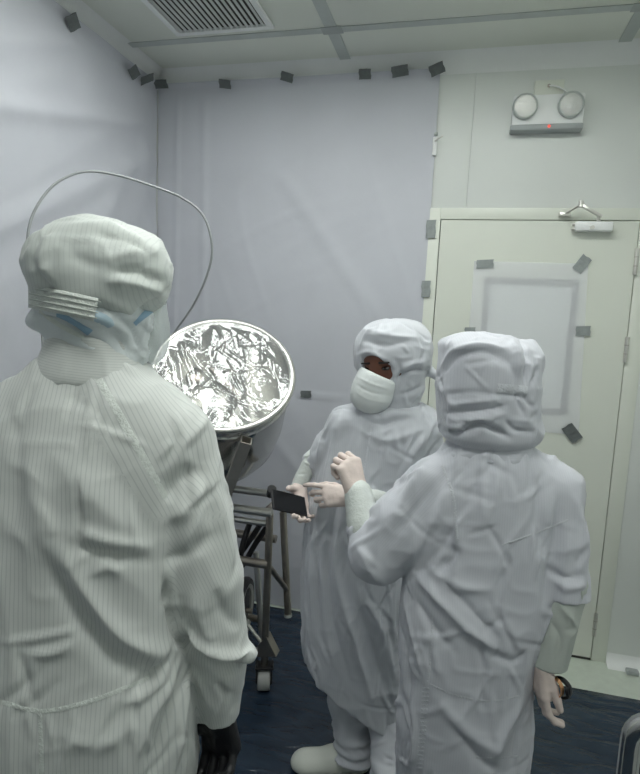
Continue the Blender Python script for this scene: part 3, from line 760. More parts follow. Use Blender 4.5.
# ================================================================ THE CART AND THE DRUM
def rt_(x, y, z): return RT*x+UP*y+FW*z
ct = empty('drum_cart', (-1.05, 2.35, 0))
CXR, CXL = -0.712, -1.42            # right and left ends of the cart
zf = 0.805
YA, YC = 2.15, 2.42                 # front and rear of the cart
tube('top_rail', [(CXL, YA, zf), (CXR+.005, YA, zf)], 0.0181, M['steel'], ct, 14)
tube('top_rail', [(CXL, YA+.01, zf-.050), (CXR-.015, YA+.01, zf-.050)], 0.0131, M['steel'], ct, 12)
tube('top_rail', [(CXL, YC-.08, zf+.018), (CXR-.055, YC-.08, zf+.018)], 0.0163, M['steel'], ct, 14)
tube('end_rail', [(CXR-.03, YA, zf), (CXR-.03, YC, zf)], .012, M['steel_dk'], ct, 12)
tube('end_rail', [(CXL, YA, zf), (CXL, YC, zf)], .012, M['steel_dk'], ct, 12)
zm = ONY(264, 564, YA)[2]
tube('middle_rail', [(CXL, YA, zm), (CXR-.005, YA, zm)], 0.0190, M['steel_dk'], ct, 14)
tube('middle_rail', [(CXL, YC, zm), (CXR-.06, YC, zm)], 0.0190, M['steel_dk'], ct, 14)
tube('lower_rail', [(CXL, YA+.01, .175), (CXR-.01, YA+.02, .175)], 0.0160, M['steel_dk'], ct, 12)
tube('lower_rail', [(CXL, YC, .175), (CXR-.08, YC, .175)], 0.0160, M['steel_dk'], ct, 12)
tube('post', [(CXR-.005, YA, zf-.005), (CXR-.012, YA+.02, .165)], 0.0155, M['steel_dk'], ct, 14)
tube('post', [(CXL, YA, zf), (CXL, YA+.02, .165)], 0.0155, M['steel_dk'], ct, 14)
tube('post', [(CXL, YC, zf), (CXL, YC, .165)], 0.0155, M['steel_dk'], ct, 14)
tube('post', [ONY(256, 552, 2.30), ONY(262, 640, 2.30)], 0.0132, M['steel'], ct, 12)
a = ONY(283, 512, YC); b = ONY(288, 614, YC)
tube('hanging_leg', [a, b], .0165, M['steel_dk'], ct, 14)
tube('leg_plug', [b, b+(b-a)/np.linalg.norm(b-a)*.012], .0185, M['strip'], ct, 14)
tube('brace', [(CXR-.006, YA, zm), ONY(287, 590, YC)], .012, M['steel_dk'], ct, 12)
tube('brace', [ONY(248, 625, 2.2), ONY(261, 642, 2.19)], .008, M['steel'], ct, 10)
tube('bracket_rail', [a, (CXR-.03, YC, zf)], .012, M['steel_dk'], ct, 12)
tube('knob', [ONY(270, 495, 2.25), ONY(272, 489, 2.22)], [.016, .020], M['blacksteel'], ct, 14)
# black hoses slung under the top rail
for q in ([(262, 522, 2.25), (250, 540, 2.24), (238, 556, 2.24), (226, 566, 2.24)], [(270, 522, 2.28), (256, 543, 2.27), (246, 560, 2.27), (232, 580, 2.27)], [(250, 522, 2.2), (242, 548, 2.2), (238, 575, 2.2)]):
    tube('hose', spline([ONY(*k) for k in q]), .0125, M['blacksteel'], ct, 10)
# gusset plate over the castor
g = [ONY(266, 637, YA), ONY(276, 657, YA), ONY(257, 657, YA), ONY(258, 645, YA)]
Vg = np.array(g+[p+np.array([0, .05, 0]) for p in g])
fix(mk('gusset_plate', Vg, [[0, 1, 2, 3], [7, 6, 5, 4]]+[[i, i+4, (i+1) % 4+4, (i+1) % 4] for i in range(4)], M['steel_dk'], ct, smooth=False), 0)
def castor(x, y, sw=0.0):
    c = empty('castor', (x, y, .16), ct)
    d = np.array([math.cos(sw), math.sin(sw), 0])
    o = np.array([x, y, .0505])-d*.027
    lathe('castor_wheel', [(.0, .0), (.040, .0), (.046, .004), (.048, .012), (.048, .042), (.046, .050), (.040, .054), (0, .054)], o, d, M['castor'], c, 28)
    lathe('castor_hub', [(0, -.004), (.026, -.004), (.026, .058), (0, .058)], o, d, M['blacksteel'], c, 20)
    for k in (-.008, .058):
        Vb, Fb = boxgeo(o+d*(k+.002)+np.array([0, 0, .035]), (.005, .05, .085), [d, np.cross((0, 0, 1), d), (0, 0, 1)], .001); fix(mk('fork_plate', Vb, Fb, M['blacksteel'], c, smooth=False), 0)
    box('fork_top', (x, y, .112), (.080, .06, .008), M['blacksteel'], c, R=[d, np.cross((0, 0, 1), d), (0, 0, 1)], bev=.002)
    tube('swivel_stem', [(x, y, .115), (x, y, .168)], .016, M['steel_dk'], c, 12)
castor(CXR-.014, YA+.03, .3)
castor(CXL, YA+.03, 1.8); castor(CXL, YC, 1.8)
# big rear wheel under the drum
wc = ONY(243, 610, 2.34); wc[2] = max(wc[2], .17)
wh = empty('large_wheel', wc, ct)
wax = np.array([.97, .12, 0.0])
lathe('tyre', [(.112, -.020), (.140, -.020), (.148, -.008), (.148, .008), (.140, .020), (.112, .020)], wc, wax, M['blacksteel'], wh, 40, closed=True)
lathe('wheel_rim', [(.100, -.016), (.117, -.022), (.122, .0), (.117, .022), (.100, .016)], wc, wax, M['castor'], wh, 40, closed=True)
lathe('wheel_disc', [(0, -.014), (.03, -.020), (.101, -.006), (.101, .006), (.03, .020), (0, .014)], wc, wax, M['blacksteel'], wh, 32)
tube('axle', [wc-wax*.35, wc+wax*.045], .012, M['steel_dk'], ct, 12)
tube('axle_strut', [wc-wax*.30, (wc-wax*.30)[:2].tolist()+[zm]], .012, M['steel_dk'], ct, 12)
tag(ct, 'stainless steel tube cart with castors carrying the tilted drum', 'cart')
# drum
DC = PX(224, 373, 2.22); DN = rt_(.15, .60, -.785); DN /= np.linalg.norm(DN); DR = .264
dm = empty('steel_drum', DC-DN*.55)
prof = [(DR, .0), (DR, -.05), (DR+.006, -.055), (DR+.006, -.075), (DR, -.08), (DR*.985, -.30), (DR*.93, -.42), (DR*.76, -.54), (DR*.50, -.62), (DR*.36, -.66), (DR*.30, -.66), (DR*.46, -.61), (DR*.72, -.53), (DR*.90, -.415), (DR*.955, -.30), (DR*.965, .0)]
lathe('drum_shell', prof, DC, DN, M['drum'], dm, 64, closed=True)
lathe('rolled_rim', [(DR+.004+.012*math.cos(t), .004+.012*math.sin(t)) for t in np.linspace(0, 2*math.pi, 10, endpoint=False)], DC, DN, M['steel'], dm, 72, closed=True)
lathe('drum_outlet', [(0, -.655), (DR*.35, -.655), (DR*.35, -.64), (0, -.64)], DC, DN, M['steel_dk'], dm, 24)
# inner fitting seen through the film
ip = DC+(PX(186, 362, 2.22)-DC)*.8-DN*.10
lathe('inner_port', [(.0, .0), (.030, .0), (.034, .006), (.034, .03), (.022, .034), (.020, .02), (0, .02)], ip, DN, M['steel_dk'], dm, 20)
tube('inner_paddle', [DC-DN*.40, DC-DN*.12+rt_(.06, -.02, 0)], .014, M['steel_dk'], dm, 12)
tube('inner_paddle', [DC-DN*.12+rt_(.06, -.02, 0), DC-DN*.10+rt_(-.06, .08, .03)], [.02, .012], M['steel_dk'], dm, 12)
# square hollow arm on the drum front
s0 = PX(246.5, 440, 2.09); s1 = PX(222, 505, 2.28); ax_ = s1-s0; La = np.linalg.norm(ax_); ax_ /= La
su = RT-(RT@ax_)*ax_; su /= np.linalg.norm(su); sv = np.cross(ax_, su); Va = []; hw, hi_ = .0205, .0165
for t in (0, La):
    for q in (hw, hi_):
        for sx, sy in ((-1, -1), (1, -1), (1, 1), (-1, 1)): Va.append(s0+ax_*t+su*sx*q+sv*sy*q)
Fa = []
for i in range(4):
    j = (i+1) % 4; Fa += [[i, j, 8+j, 8+i], [4+i, 12+i, 12+j, 4+j], [i, 4+i, 4+j, j], [8+i, 8+j, 12+j, 12+i]]
fix(mk('square_arm', Va, Fa, M['steel_arm'], dm, smooth=False), 0)
Vb, Fb = boxgeo(s0+ax_*.17, (hi_*2, hi_*2, .004), [su, sv, ax_]); mk('arm_plug', Vb, Fb, M['gap'], dm, smooth=False)
for sgn in (-1, 1):
    q0 = DC-DN*.2+RT*sgn*(DR+.005); q1 = np.array([q0[0], YC-.08, zf+.02])
    tube('trunnion', [q0-RT*sgn*.02, q0+RT*sgn*.05], .022, M['steel_dk'], dm, 14) if sgn < 0 else None
    if sgn < 0: tube('trunnion_post', [q0+RT*sgn*.04, q1+RT*sgn*.04], .02, M['steel_dk'], dm, 12)
tube('support_post', [DC-DN*.66, np.array([(DC-DN*.66)[0], YC-.08, zf+.02])], .03, M['steel_dk'], dm, 14)
tag(dm, 'shiny stainless steel drum tilted open on the cart', 'drum')
# film stretched over the mouth
def drum_film():
    u, v, d = basis(DN); V = []; F = []; nr, na = 60, 180
    for i in range(nr+1):
        r = DR*1.005*i/nr
        for k in range(na):
            a_ = 2*math.pi*k/na; V.append((r*math.cos(a_), r*math.sin(a_), 0))
    V = np.array(V); rn = np.hypot(V[:, 0], V[:, 1])/DR
    ang = np.arctan2(V[:, 1], V[:, 0])
    z = .014*vnoise(V*6+2, 1)+.006*(ridged(V*np.array([9, 5, 1.])+1, 3)-.3); rg = np.random.RandomState(3)
    for _ in range(150):
        c_ = rg.uniform(-DR, DR, 2); a_ = rg.normal(1.9, .55) if rg.rand() < .7 else rg.uniform(0, 3.14); L = rg.uniform(.05, .22); w_ = rg.uniform(.004, .013)
        q0, q1 = V[:, 0]-c_[0], V[:, 1]-c_[1]; t = q0*math.cos(a_)+q1*math.sin(a_); r = (-q0*math.sin(a_)+q1*math.cos(a_))/w_
        z += rg.choice((-1, 1))*rg.uniform(.001, .0035)*np.clip(1-(2*t/L)**2, 0, 1)*(1-r*r)*np.exp(-r*r)
    V[:, 2] = z*np.clip((1.0-rn)*6, 0, 1)+.012-.016*(1-rn**2)
    skirt = []
    for k in range(na):
        a_ = 2*math.pi*k/na; skirt.append(((DR+.0175)*math.cos(a_), (DR+.0175)*math.sin(a_), .002))
    for k in range(na):
        a_ = 2*math.pi*k/na; q = DR+.013+.004*math.sin(k*1.7); skirt.append((q*math.cos(a_), q*math.sin(a_), -.040-.012*math.sin(k*.7)*math.cos(k*.31)))
    V[nr*na:(nr+1)*na, 2] = .0175
    V = np.vstack([V, np.array(skirt)]); W = DC+V[:, :1]*u+V[:, 1:2]*v+V[:, 2:3]*d
    F = [[i*na+k, i*na+(k+1) % na, (i+1)*na+(k+1) % na, (i+1)*na+k] for i in range(1, nr+2) for k in range(na)]
    F += [[0, na+(k+1) % na, na+k][::-1] for k in range(na)]
    bm = bmesh.new(); vs = [bm.verts.new(p) for p in W]
    for f in F:
        try: bm.faces.new([vs[i] for i in f])
        except ValueError: pass
    bmesh.ops.delete(bm, geom=[x for x in bm.verts if not x.link_faces], context='VERTS'); bm.verts.index_update()
    W = [x.co[:] for x in bm.verts]; F = [[x.index for x in f.verts] for f in bm.faces]; bm.free()
    o = mk('plastic_film', W, F, M['film']); tag(o, 'clear crinkled plastic film stretched over the mouth of the drum', 'plastic film')
drum_film()
# steel tether wire looping from the drum to the cart
wp = [(166, 345, 2.38), (176, 330, 2.36), (194, 304, 2.3), (208, 272, 2.25), (212, 246, 2.22), (204, 217, 2.2), (184, 199, 2.18), (150, 185, 2.15), (112, 174, 2.1), (82, 172, 2.05), (55, 184, 2.0), (36, 208, 1.96), (28, 234, 1.94), (30, 262, 1.94), (42, 330, 1.98), (56, 440, 2.03)]
P_ = [PX(*q) for q in wp]; P_.append(np.array([CXL+.06, YC-.08, zf+.03]))
tw = tube('tether_wire', spline(P_, 6), .0046, M['wire'], None, 8)
tag(tw, 'thin grey steel wire looping high from the drum over to the cart', 'wire')
# stainless rail bend at the edge of the room
rl = empty('tube_rail', (0.40, 1.05, 0))
q = PX(634, 716, 1.0); zr = q[2]
pts = fillet([(q[0]-.004+.02, q[1]+.04, .02), (q[0], q[1], zr), (q[0]+.34, q[1]-.08, zr), (q[0]+.36, q[1]-.04, .02)], .05, 8)
tube('rail_tube', pts, .0175, M['drum'], rl, 16)
for pp in (pts[0], pts[-1]): lathe('floor_flange', [(0, 0), (.045, 0), (.045, .008), (.016, .012), (0, .012)], (pp[0], pp[1], .005), (0, 0, 1), M['steel_dk'], rl, 24)
tag(rl, 'shiny stainless steel tube rail with a rounded bend standing beside the wall', 'rail')

# ================================================================ PEOPLE
FH = np.array([FW[0], FW[1], 0]); FH /= np.linalg.norm(FH); LAT = np.array([FH[1], -FH[0], 0]); LANG = math.atan2(LAT[1], LAT[0])
AX = np.array([LAT, FH, (0, 0, 1.0)])
def at_plane(base, x, y, off=0.0):
    "point seen at the pixel on the upright plane through a person's base"
    r = ray(x, y); b = np.array(base, float)
    t = ((np.array([b[0], b[1], 0])-CAMP)@FH+off-0)/(r@FH) if True else 0
    return CAMP+r*t
def rows(base, R):
    out = []
    for (y, x, half, b) in R:
        p = at_plane(base, x, y); d = (p-CAMP)@FW; out.append((p[2], p[0], p[1], half*d/FPX, b, LANG))
    return out
def mid(a, b, t=.5): return np.array(a)*(1-t)+np.array(b)*t

# ---------------------------------------------------------------- the person at the cart's near side, seen from behind
def person_one():
    B = np.array([-.655, .90, 0.0]); A1 = lambda x, y, o=0.0: at_plane(B, x, y, o)
    J = dict(head=A1(98, 285), neck=A1(92, 345), chest=A1(88, 450), pelvis=A1(62, 720), shR=A1(172, 442), elR=A1(207, 578, -.01), wrR=A1(222, 702, .03), shL=A1(2, 440), elL=A1(-38, 575), wrL=A1(-50, 690, .05))
    lat = np.array([math.cos(.2), math.sin(.2), 0])
    for s_, k in (('L', -1), ('R', 1)):
        J['hip'+s_] = J['pelvis']+lat*k*.095; J['hip'+s_][2] = .86; J['kn'+s_] = J['hip'+s_]+lat*k*.02; J['kn'+s_][2] = .47; J['an'+s_] = J['kn'+s_]+lat*k*.01; J['an'+s_][2] = .09
    J['head_r'] = (.072, .085, .09)
    o = skeleton_body('person', B, 'person in a pinstriped white hooded cleanroom suit standing with back turned before the drum', J, M['skin_pale'])
    # coverall
    f = Field(.0058)
    f.loft(rows(B, [(352, 92, 44, .075), (372, 90, 58, .085), (392, 89, 88, .105), (420, 88, 106, .125), (460, 88, 110, .14), (520, 85, 111, .145), (580, 78, 118, .15), (640, 68, 124, .16), (700, 60, 130, .17), (760, 58, 132, .175), (800, 58, 128, .175)]), .03, 2.3, cap=.03)
    for s_, k in (('L', -1), ('R', 1)):
        f.chain([J['hip'+s_], J['kn'+s_], J['an'+s_]+[0, 0, .02]], [.135, .105, .085], .08)
    f.chain([A1(150, 425), J['shR'], mid(J['shR'], J['elR'], .55), J['elR']], [.075, .078, .076, .069], .035, k2=.008)
    f.chain([J['elR'], A1(217, 640, .005)], [.068, .060], .008)
    f.ell(A1(238, 653, .0), (.038, .040, .018), AX, .012)
    f.chain([A1(25, 425), J['shL'], J['elL'], J['wrL']], [.075, .078, .068, .056], .035)
    # open sleeve end
    e = A1(219, 713, .03); dn = A1(219, 713, .03)-A1(219, 650, .008); dn = dn/np.linalg.norm(dn)
    f.cuff(A1(219, 664, .01), A1(219, 735, .035), .056, .036, e, dn, .030, .010)
    # collar opening edge
    V, Q = f.grow(); V0 = V.copy()
    fl_ = [([(60, 545), (85, 590), (120, 635), (160, 652), (186, 640)], .016, .013), ([(48, 560), (75, 610), (110, 655), (150, 672)], .018, -.012),
           ([(80, 530), (110, 540), (150, 548)], .010, .008), ([(78, 548), (110, 552), (150, 562)], .009, -.008), ([(90, 575), (108, 566), (122, 572)], .007, .007),
           ([(165, 500), (180, 480), (200, 470)], .014, -.012), ([(168, 520), (190, 505), (205, 480)], .012, .010), ([(165, 560), (185, 555), (215, 535)], .012, -.008),
           ([(20, 430), (35, 500), (55, 560)], .03, .010), ([(50, 450), (95, 500), (140, 540)], .03, .008), ([(100, 450), (130, 500), (155, 545)], .025, -.006),
           ([(165, 580), (170, 605), (178, 635), (187, 650)], .007, -.022), ([(186, 640), (198, 655), (222, 668), (244, 668)], .011, -.016), ([(188, 628), (203, 645), (230, 655), (256, 652)], .010, .016), ([(195, 670), (205, 695), (214, 712)], .010, .006),
           ([(180, 655), (165, 690), (150, 715), (130, 774)], .011, .011), ([(184, 665), (172, 705), (160, 740), (150, 774)], .010, -.010), ([(176, 640), (160, 665), (135, 690)], .008, -.010),
           ([(170, 660), (150, 690), (120, 705)], .010, .008), ([(188, 680), (182, 720), (172, 774)], .010, .009), ([(60, 735), (100, 745), (140, 720)], .015, .006),
           ([(30, 655), (55, 652), (75, 642)], .006, .006), ([(215, 590), (225, 615), (240, 625)], .012, -.008), ([(195, 600), (205, 630), (215, 640)], .012, .008),
           ([(205, 470), (225, 520), (235, 570)], .02, .007), ([(190, 440), (208, 490), (215, 540)], .018, -.006), ([(230, 690), (236, 705), (232, 715)], .012, -.006),
           ([(60, 395), (95, 410), (120, 440)], .02, -.004), ([(5, 400), (20, 460), (10, 540)], .025, -.008)]
    V = folds_on(V, Q, fl_); V = cloth_noise(V, Q, .0030, (8, 8, 4.5), 11); V = crumple(V, Q, 260, 5, (.15, 0, 1), .6)
    V = relax(V, Q, 1, .35)
    c = mk('coverall', V, Q, M['cloth1'], o)
    # direction of the pinstripes
    dR = np.minimum(near_axis(V, J['shR'], J['elR'])[0], near_axis(V, J['elR'], J['wrR'])[0]); dL = np.minimum(near_axis(V, J['shL'], J['elL'])[0], near_axis(V, J['elL'], J['wrL'])[0])
    bvh = bvh_of(V, Q)
    sA, sB = A1(95, 372), A1(168, 500); sn = np.cross(sB-sA, FH); sn /= np.linalg.norm(sn)
    if sn@LAT < 0: sn = -sn
    sleeve = (((V-sA)@sn > 0) & (V[:, 2] > sB[2])) | ((dR < .085) & (V[:, 2] < 1.25) & ((V-A1(166, 590))@LAT > .0))
    st = V0@LAT
    ar = np.where(V[:, 2] > J['elR'][2], around(V, A1(120, 400), J['elR'], .085), around(V, J['elR'], J['wrR'], .075))
    st = np.where(sleeve, ar, st); st = np.where(dL < .08, around(V, J['shL'], J['elL'], .075), st)
    stripe_attr(c, st)
    ribbon('seam', bvh, [(94, 372), (112, 402), (135, 443), (166, 498)], .013, M['seam'], c, .0010)
    ribbon('seam', bvh, [(2, 702), (40, 711), (80, 704), (120, 690), (150, 677)], .008, M['seam'], c, .0012)
    ribbon('seam', bvh, [(40, 713), (41, 740), (42, 772)], .008, M['seam'], c, .0010)
    # stand-up collar
    f = Field(.006); f.chain([A1(92, 338), A1(91, 372)], [.0, .0], .01) if False else None
    f.loft(rows(B, [(334, 93, 40, .082), (352, 92, 46, .088), (372, 91, 54, .094), (382, 91, 58, .094)]), .01, 2.1, cap=.008, o=None)
    V, Q = f.grow(); V = cloth_noise(V, Q, .003, (8, 8, 14), 3)
    k = mk('collar', V, Q, M['cloth1'], o); stripe_attr(k, V[:, 2]*1.6+.15*(V@LAT))
    # hood
    f = Field(.006)
    f.ell(A1(99, 267), (.116, .118, .084), AX, .012, n=2.25).ell(A1(132, 272), (.070, .100, .072), AX, .014).ell(A1(68, 267), (.060, .09, .064), AX, .014)
    f.ell(A1(98, 296), (.108, .104, .040), AX, .012)
    V, Q = f.grow()
    V = folds_on(V, Q, [([(36, 292), (70, 306), (100, 314), (130, 316), (160, 300)], .010, -.012), ([(112, 272), (135, 272), (165, 282)], .007, -.011), ([(108, 281), (130, 282), (160, 292)], .008, .008),
                        ([(60, 245), (85, 262), (105, 268)], .02, -.006), ([(30, 262), (45, 285), (58, 298)], .008, -.006), ([(70, 225), (110, 228), (150, 248)], .012, .006), ([(95, 235), (125, 240), (155, 258)], .009, -.006),
                        ([(50, 232), (42, 260), (52, 285)], .012, .006), ([(110, 300), (125, 308), (140, 318)], .008, .006), ([(48, 310), (75, 325), (100, 338)], .007, -.008), ([(60, 335), (90, 345), (120, 345)], .007, .005)])
    V = cloth_noise(V, Q, .0030, (10, 10, 9), 5); V = crumple(V, Q, 70, 8, (.5, 0, .5), .8, (.04, .12), (.005, .010), (.002, .004)); V = relax(V, Q, 1, .35)
    hd = mk('hood', V, Q, M['hood1'], o); stripe_attr(hd, V@LAT); bvh = bvh_of(V, Q)
    # face mask and hood skirt showing under the elastic
    f = Field(.005)
    f.ell(A1(94, 313), (.100, .098, .036), AX, .010).ell(A1(54, 322), (.042, .06, .022), AX, .010).cone(A1(95, 318), A1(94, 352), .084, .080, .015).ell(A1(132, 334, .03), (.046, .06, .066), AX, .02)
    V, Q = f.grow()
    V = folds_on(V, Q, [([(36, 316), (60, 322), (90, 340), (110, 350)], .006, -.009), ([(100, 318), (118, 326), (135, 340)], .007, .006), ([(105, 330), (120, 340), (128, 352)], .006, -.006), ([(118, 318), (130, 330), (140, 350)], .006, -.005), ([(60, 335), (85, 346), (110, 350)], .006, .005)])
    V = crumple(V, Q, 60, 18, (.8, 0, -.3), .5, (.03, .10), (.004, .008), (.002, .004))
    fm = mk('face_mask', V, Q, M['maskwhite'], o); b2 = bvh_of(V, Q)
    ribbon('mask_tie', b2, [(57, 314), (72, 322), (90, 333)], .018, M['bluetie'], fm, .002, 5)
    ribbon('mask_tie', b2, [(82, 310), (98, 317), (112, 326)], .020, M['bluemask'], fm, .002, 5)
    ribbon('mask_tie', b2, [(134, 324), (143, 316), (153, 308)], .012, M['bluetie'], fm, .002, 5)
    ribbon('mask_edge', b2, [(40, 311), (58, 324), (84, 338), (104, 345)], .008, M['seam'], fm, .002, 5)
    ribbon('hood_strap', b2, [(42, 297), (58, 300), (78, 305), (99, 310)], .038, M['seam'], hd, .021, 7, flat=True)
    for k_ in range(4):
        dy = -6.5+k_*4.2
        ribbon('strap_stitch', b2, [(43, 297), (58, 300), (78, 305), (98, 310)], .0020, M['cuffgrey'], hd, .0226, 3, flat=True, shift=-.0135+k_*.009)
    # clear face veil hanging from the hood
    f = Field(.008); f.ell(A1(146, 328, .05), (.038, .06, .078), AX, .02)
    V, Q = f.grow(); V = cloth_noise(V, Q, .006, (14, 14, 5), 21); mk('face_veil', V, Q, M['veil'], o)
    # gloves, shoes
    gl = hand('glove', A1(216, 704, .032), rt_(.10, -1, .10), rt_(-.45, 0, -.9), 1, [(.5, .9, .6), (.6, .95, .6), (.65, 1.0, .6), (.7, 1.0, .6)], M['latex_blk'], o, 1.12)
    hand('glove', J['wrL']+[0, 0, -.03], rt_(0, -1, .1), rt_(.9, 0, .3), -1, [(.35, .4, .3)]*4, M['latex_blk'], o, 1.0)
    fd = np.array([-.2, .98, 0])
    for s_ in 'LR':
        h_ = J['an'+s_].copy(); h_[2] = 0; shoe('shoe', h_-fd*.07, h_+fd*.20, M['shoe'], o)
person_one()

# ---------------------------------------------------------------- the person holding the phone, facing us
def person_two():
    B = np.array([-.25, 1.885, 0.0]); A2 = lambda x, y, o=0.0: at_plane(B, x, y, o)
    J = dict(head=A2(385, 363, -.01), neck=A2(392, 408, .02), chest=A2(382, 465), pelvis=A2(362, 590), shR=A2(345, 424, .0), elR=A2(324, 454, .045), wrR=A2(318, 460, .045), shL=A2(422, 426, .0), elL=A2(430, 503, -.02), wrL=A2(358, 497, -.155))
    J['hipR'] = A2(345, 620); J['knR'] = A2(346, 700, -.02); J['anR'] = ONZ(352, 772, 0)+[0, 0, .09]
    J['hipL'] = A2(383, 620); J['knL'] = A2(388, 710, -.05); J['anL'] = ONZ(390, 806, 0)+[0, 0, .09]
    hd_ = np.array([-.33, -.87, -.36]); hd_ /= np.linalg.norm(hd_)           # where the face looks
    su, sv, sd = basis(hd_); su = su*math.cos(-.12)+sv*math.sin(-.12); sv = np.cross(sd, su)
    # tilt of the head follows the slope of the eye opening
    tl = math.radians(14); su, sv = su*math.cos(tl)+sv*math.sin(tl), -su*math.sin(tl)+sv*math.cos(tl)
    if sv[2] < 0: su, sv = -su, -sv
    E = A2(373, 368, -.105)                                                   # between the eyes
    HC = A2(391, 362, .0)
    J['head'] = HC+(E-HC)*.10; J['head_A'] = [su, sd, sv]; J['head_r'] = (.080, .100, .110)
    def face(f):
        c = HC+(E-HC)*.72
        f.cone(c+sv*.012, c-sv*.03+sd*.018, .012, .016, .012)                 # nose
        f.cone(c+su*.03+sv*.022+sd*-.004, c-su*.03+sv*.022+sd*-.004, .014, .014, .016)   # brow ridge
    o = skeleton_body('person', B, 'person in a white hooded gown and face mask looking down at a phone', J, M['skin'], face)
    f = Field(.0058)
    f.loft(rows(B, [(402, 394, 30, .085), (418, 388, 44, .10), (434, 384, 54, .115), (470, 375, 56, .125), (510, 362, 54, .13), (560, 356, 54, .14), (610, 356, 54, .15), (650, 359, 55, .15), (690, 362, 55, .15), (745, 365, 54, .15)]), .03, 2.2, cap=.03)
    f.chain([A2(360, 418), J['shR'], A2(330, 448, .03), A2(317, 463, .05)], [.05, .056, .052, .042], .03)
    f.ell(A2(309, 459, .05), (.022, .022, .022), AX, .015)
    f.chain([A2(405, 420), J['shL'], A2(430, 462, .0), J['elL']], [.05, .058, .056, .052], .03).cone(J['elL'], A2(392, 500, -.10), .05, .040, .02)
    # skewed hem
    p1 = A2(312, 664); p2 = A2(402, 722); nn = np.cross(p2-p1, FH); nn = nn if nn[2] < 0 else -nn
    f.half(mid(p1, p2), nn, mid(p1, p2)-.45, mid(p1, p2)+.45, .006)
    V, Q = f.grow()
    fo = [([(345, 400), (335, 440), (322, 500), (312, 560), (312, 640)], .014, .012), ([(352, 410), (345, 460), (332, 520), (325, 570), (330, 640)], .014, -.012), ([(362, 420), (356, 470), (345, 520)], .014, .010),
          ([(340, 520), (335, 560), (345, 610), (360, 660), (372, 700)], .012, .014), ([(333, 530), (328, 580), (335, 630), (350, 680)], .013, -.012), ([(318, 520), (316, 580), (320, 650)], .010, -.010),
          ([(350, 545), (375, 548), (398, 540)], .010, .006), ([(365, 600), (385, 640), (398, 690)], .016, .010), ([(355, 600), (370, 640), (385, 690)], .014, -.008), ([(398, 620), (385, 650), (378, 690)], .012, -.008),
          ([(360, 416), (380, 424), (410, 418)], .012, -.010), ([(352, 425), (385, 440), (425, 428)], .012, .006), ([(440, 440), (420, 470), (412, 485)], .012, -.014), ([(430, 430), (412, 455), (405, 480)], .012, .010),
          ([(308, 540), (306, 600), (312, 655)], .008, .008), ([(325, 420), (318, 440), (312, 455)], .007, -.007), ([(334, 415), (322, 440), (318, 460)], .007, .006)]
    V = folds_on(V, Q, fo); V = cloth_noise(V, Q, .0035, (9, 9, 3.5), 31); V = crumple(V, Q, 300, 6, (.1, 0, 1), .45, (.08, .25)); V = relax(V, Q, 1, .3)
    c = mk('gown', V, Q, M['cloth2'], o); stripe_attr(c, V@LAT+.15*V[:, 2]*.0); bvh = bvh_of(V, Q)
    ribbon('seam', bvh, [(372, 425), (362, 480), (352, 530)], .006, M['seam3'], c, .0009)
    # trousers
    f = Field(.007)
    aR, aL = J['anR'], J['anL']
    f.chain([A2(350, 640, .02), J['knR'], aR+[0, 0, .02]], [.080, .062, .056], .03)
    f.chain([A2(380, 640, .0), J['knL'], aL+[0, 0, .02]], [.082, .072, .060], .03)
    for a_ in (aR, aL):
        f.ell(a_+[0, 0, .015], (.070, .068, .022), None, .012).ell(a_+[.0, 0, .055], (.064, .063, .022), None, .012).ell(a_+[0, 0, -.02], (.078, .074, .016), None, .01)
    V, Q = f.grow(); V = cloth_noise(V, Q, .005, (10, 10, 8), 41); V = crumple(V, Q, 90, 11, (1, 0, .3), .5); t_ = mk('trousers', V, Q, M['cloth2'], o); stripe_attr(t_, V@LAT)
    # hood with its eye opening
    f = Field(.005)
    f.ell(A2(392, 353, .0), (.128, .118, .112), AX, .03, n=2.25).ell(A2(404, 348, .03), (.092, .105, .092), AX, .03)
    f.ell(A2(393, 385, .005), (.108, .100, .066), AX, .03).cone(A2(394, 395, .01), A2(394, 416, .02), .088, .09, .02)
    f.cone(A2(424, 368, .0), A2(436, 376, -.01), .018, .014, .012)
    es = A2(393, 378, -.10)-A2(357, 362, -.10); es /= np.linalg.norm(es)
    ov = np.cross(es, FH); ov /= np.linalg.norm(ov)
    ea = [es, np.cross(ov, es), ov]
    f.ell(E+FH*-.012, (.070, .066, .039), ea, .005, True)
    V, Q = f.grow()
    V = folds_on(V, Q, [([(362, 340), (385, 345), (410, 340)], .010, -.006), ([(365, 332), (390, 336), (420, 338)], .010, .006), ([(396, 380), (410, 372), (428, 370)], .007, -.010), ([(398, 372), (412, 364), (426, 362)], .008, .006),
                        ([(357, 356), (368, 352), (382, 358), (393, 372), (397, 385)], .006, .005), ([(400, 395), (412, 392), (424, 385)], .008, -.007), ([(395, 360), (402, 375), (400, 395)], .008, -.005), ([(418, 335), (424, 350), (420, 365)], .008, -.006), ([(360, 345), (366, 335), (378, 326)], .008, .005)])
    V = cloth_noise(V, Q, .0025, (11, 11, 10), 33); V = crumple(V, Q, 70, 9, (.6, 0, .3), .8, (.03, .09), (.005, .009), (.002, .004)); V = relax(V, Q, 1, .3)
    h_ = mk('hood', V, Q, M['cloth2'], o); stripe_attr(h_, V@LAT)
    # eyes and brows under the opening
    fc = HC+(E-HC)*.78
    for s_ in (-1, 1):
        p = fc+su*s_*.033+sd*.006
        f = Field(.0025); f.ell(p-sv*.004, (.015, .010, .006), [su, sd, sv], .004); V, Q = f.grow(); mk('eye', V, Q, M['eye'], o)
        f = Field(.0025); f.cone(p+sv*.017-su*s_*.014+sd*.006, p+sv*.015+su*s_*.018+sd*.001, .004, .003, .003); V, Q = f.grow(); mk('eyebrow', V, Q, M['hair'], o)
    # mask over nose and chin
    f = Field(.004)
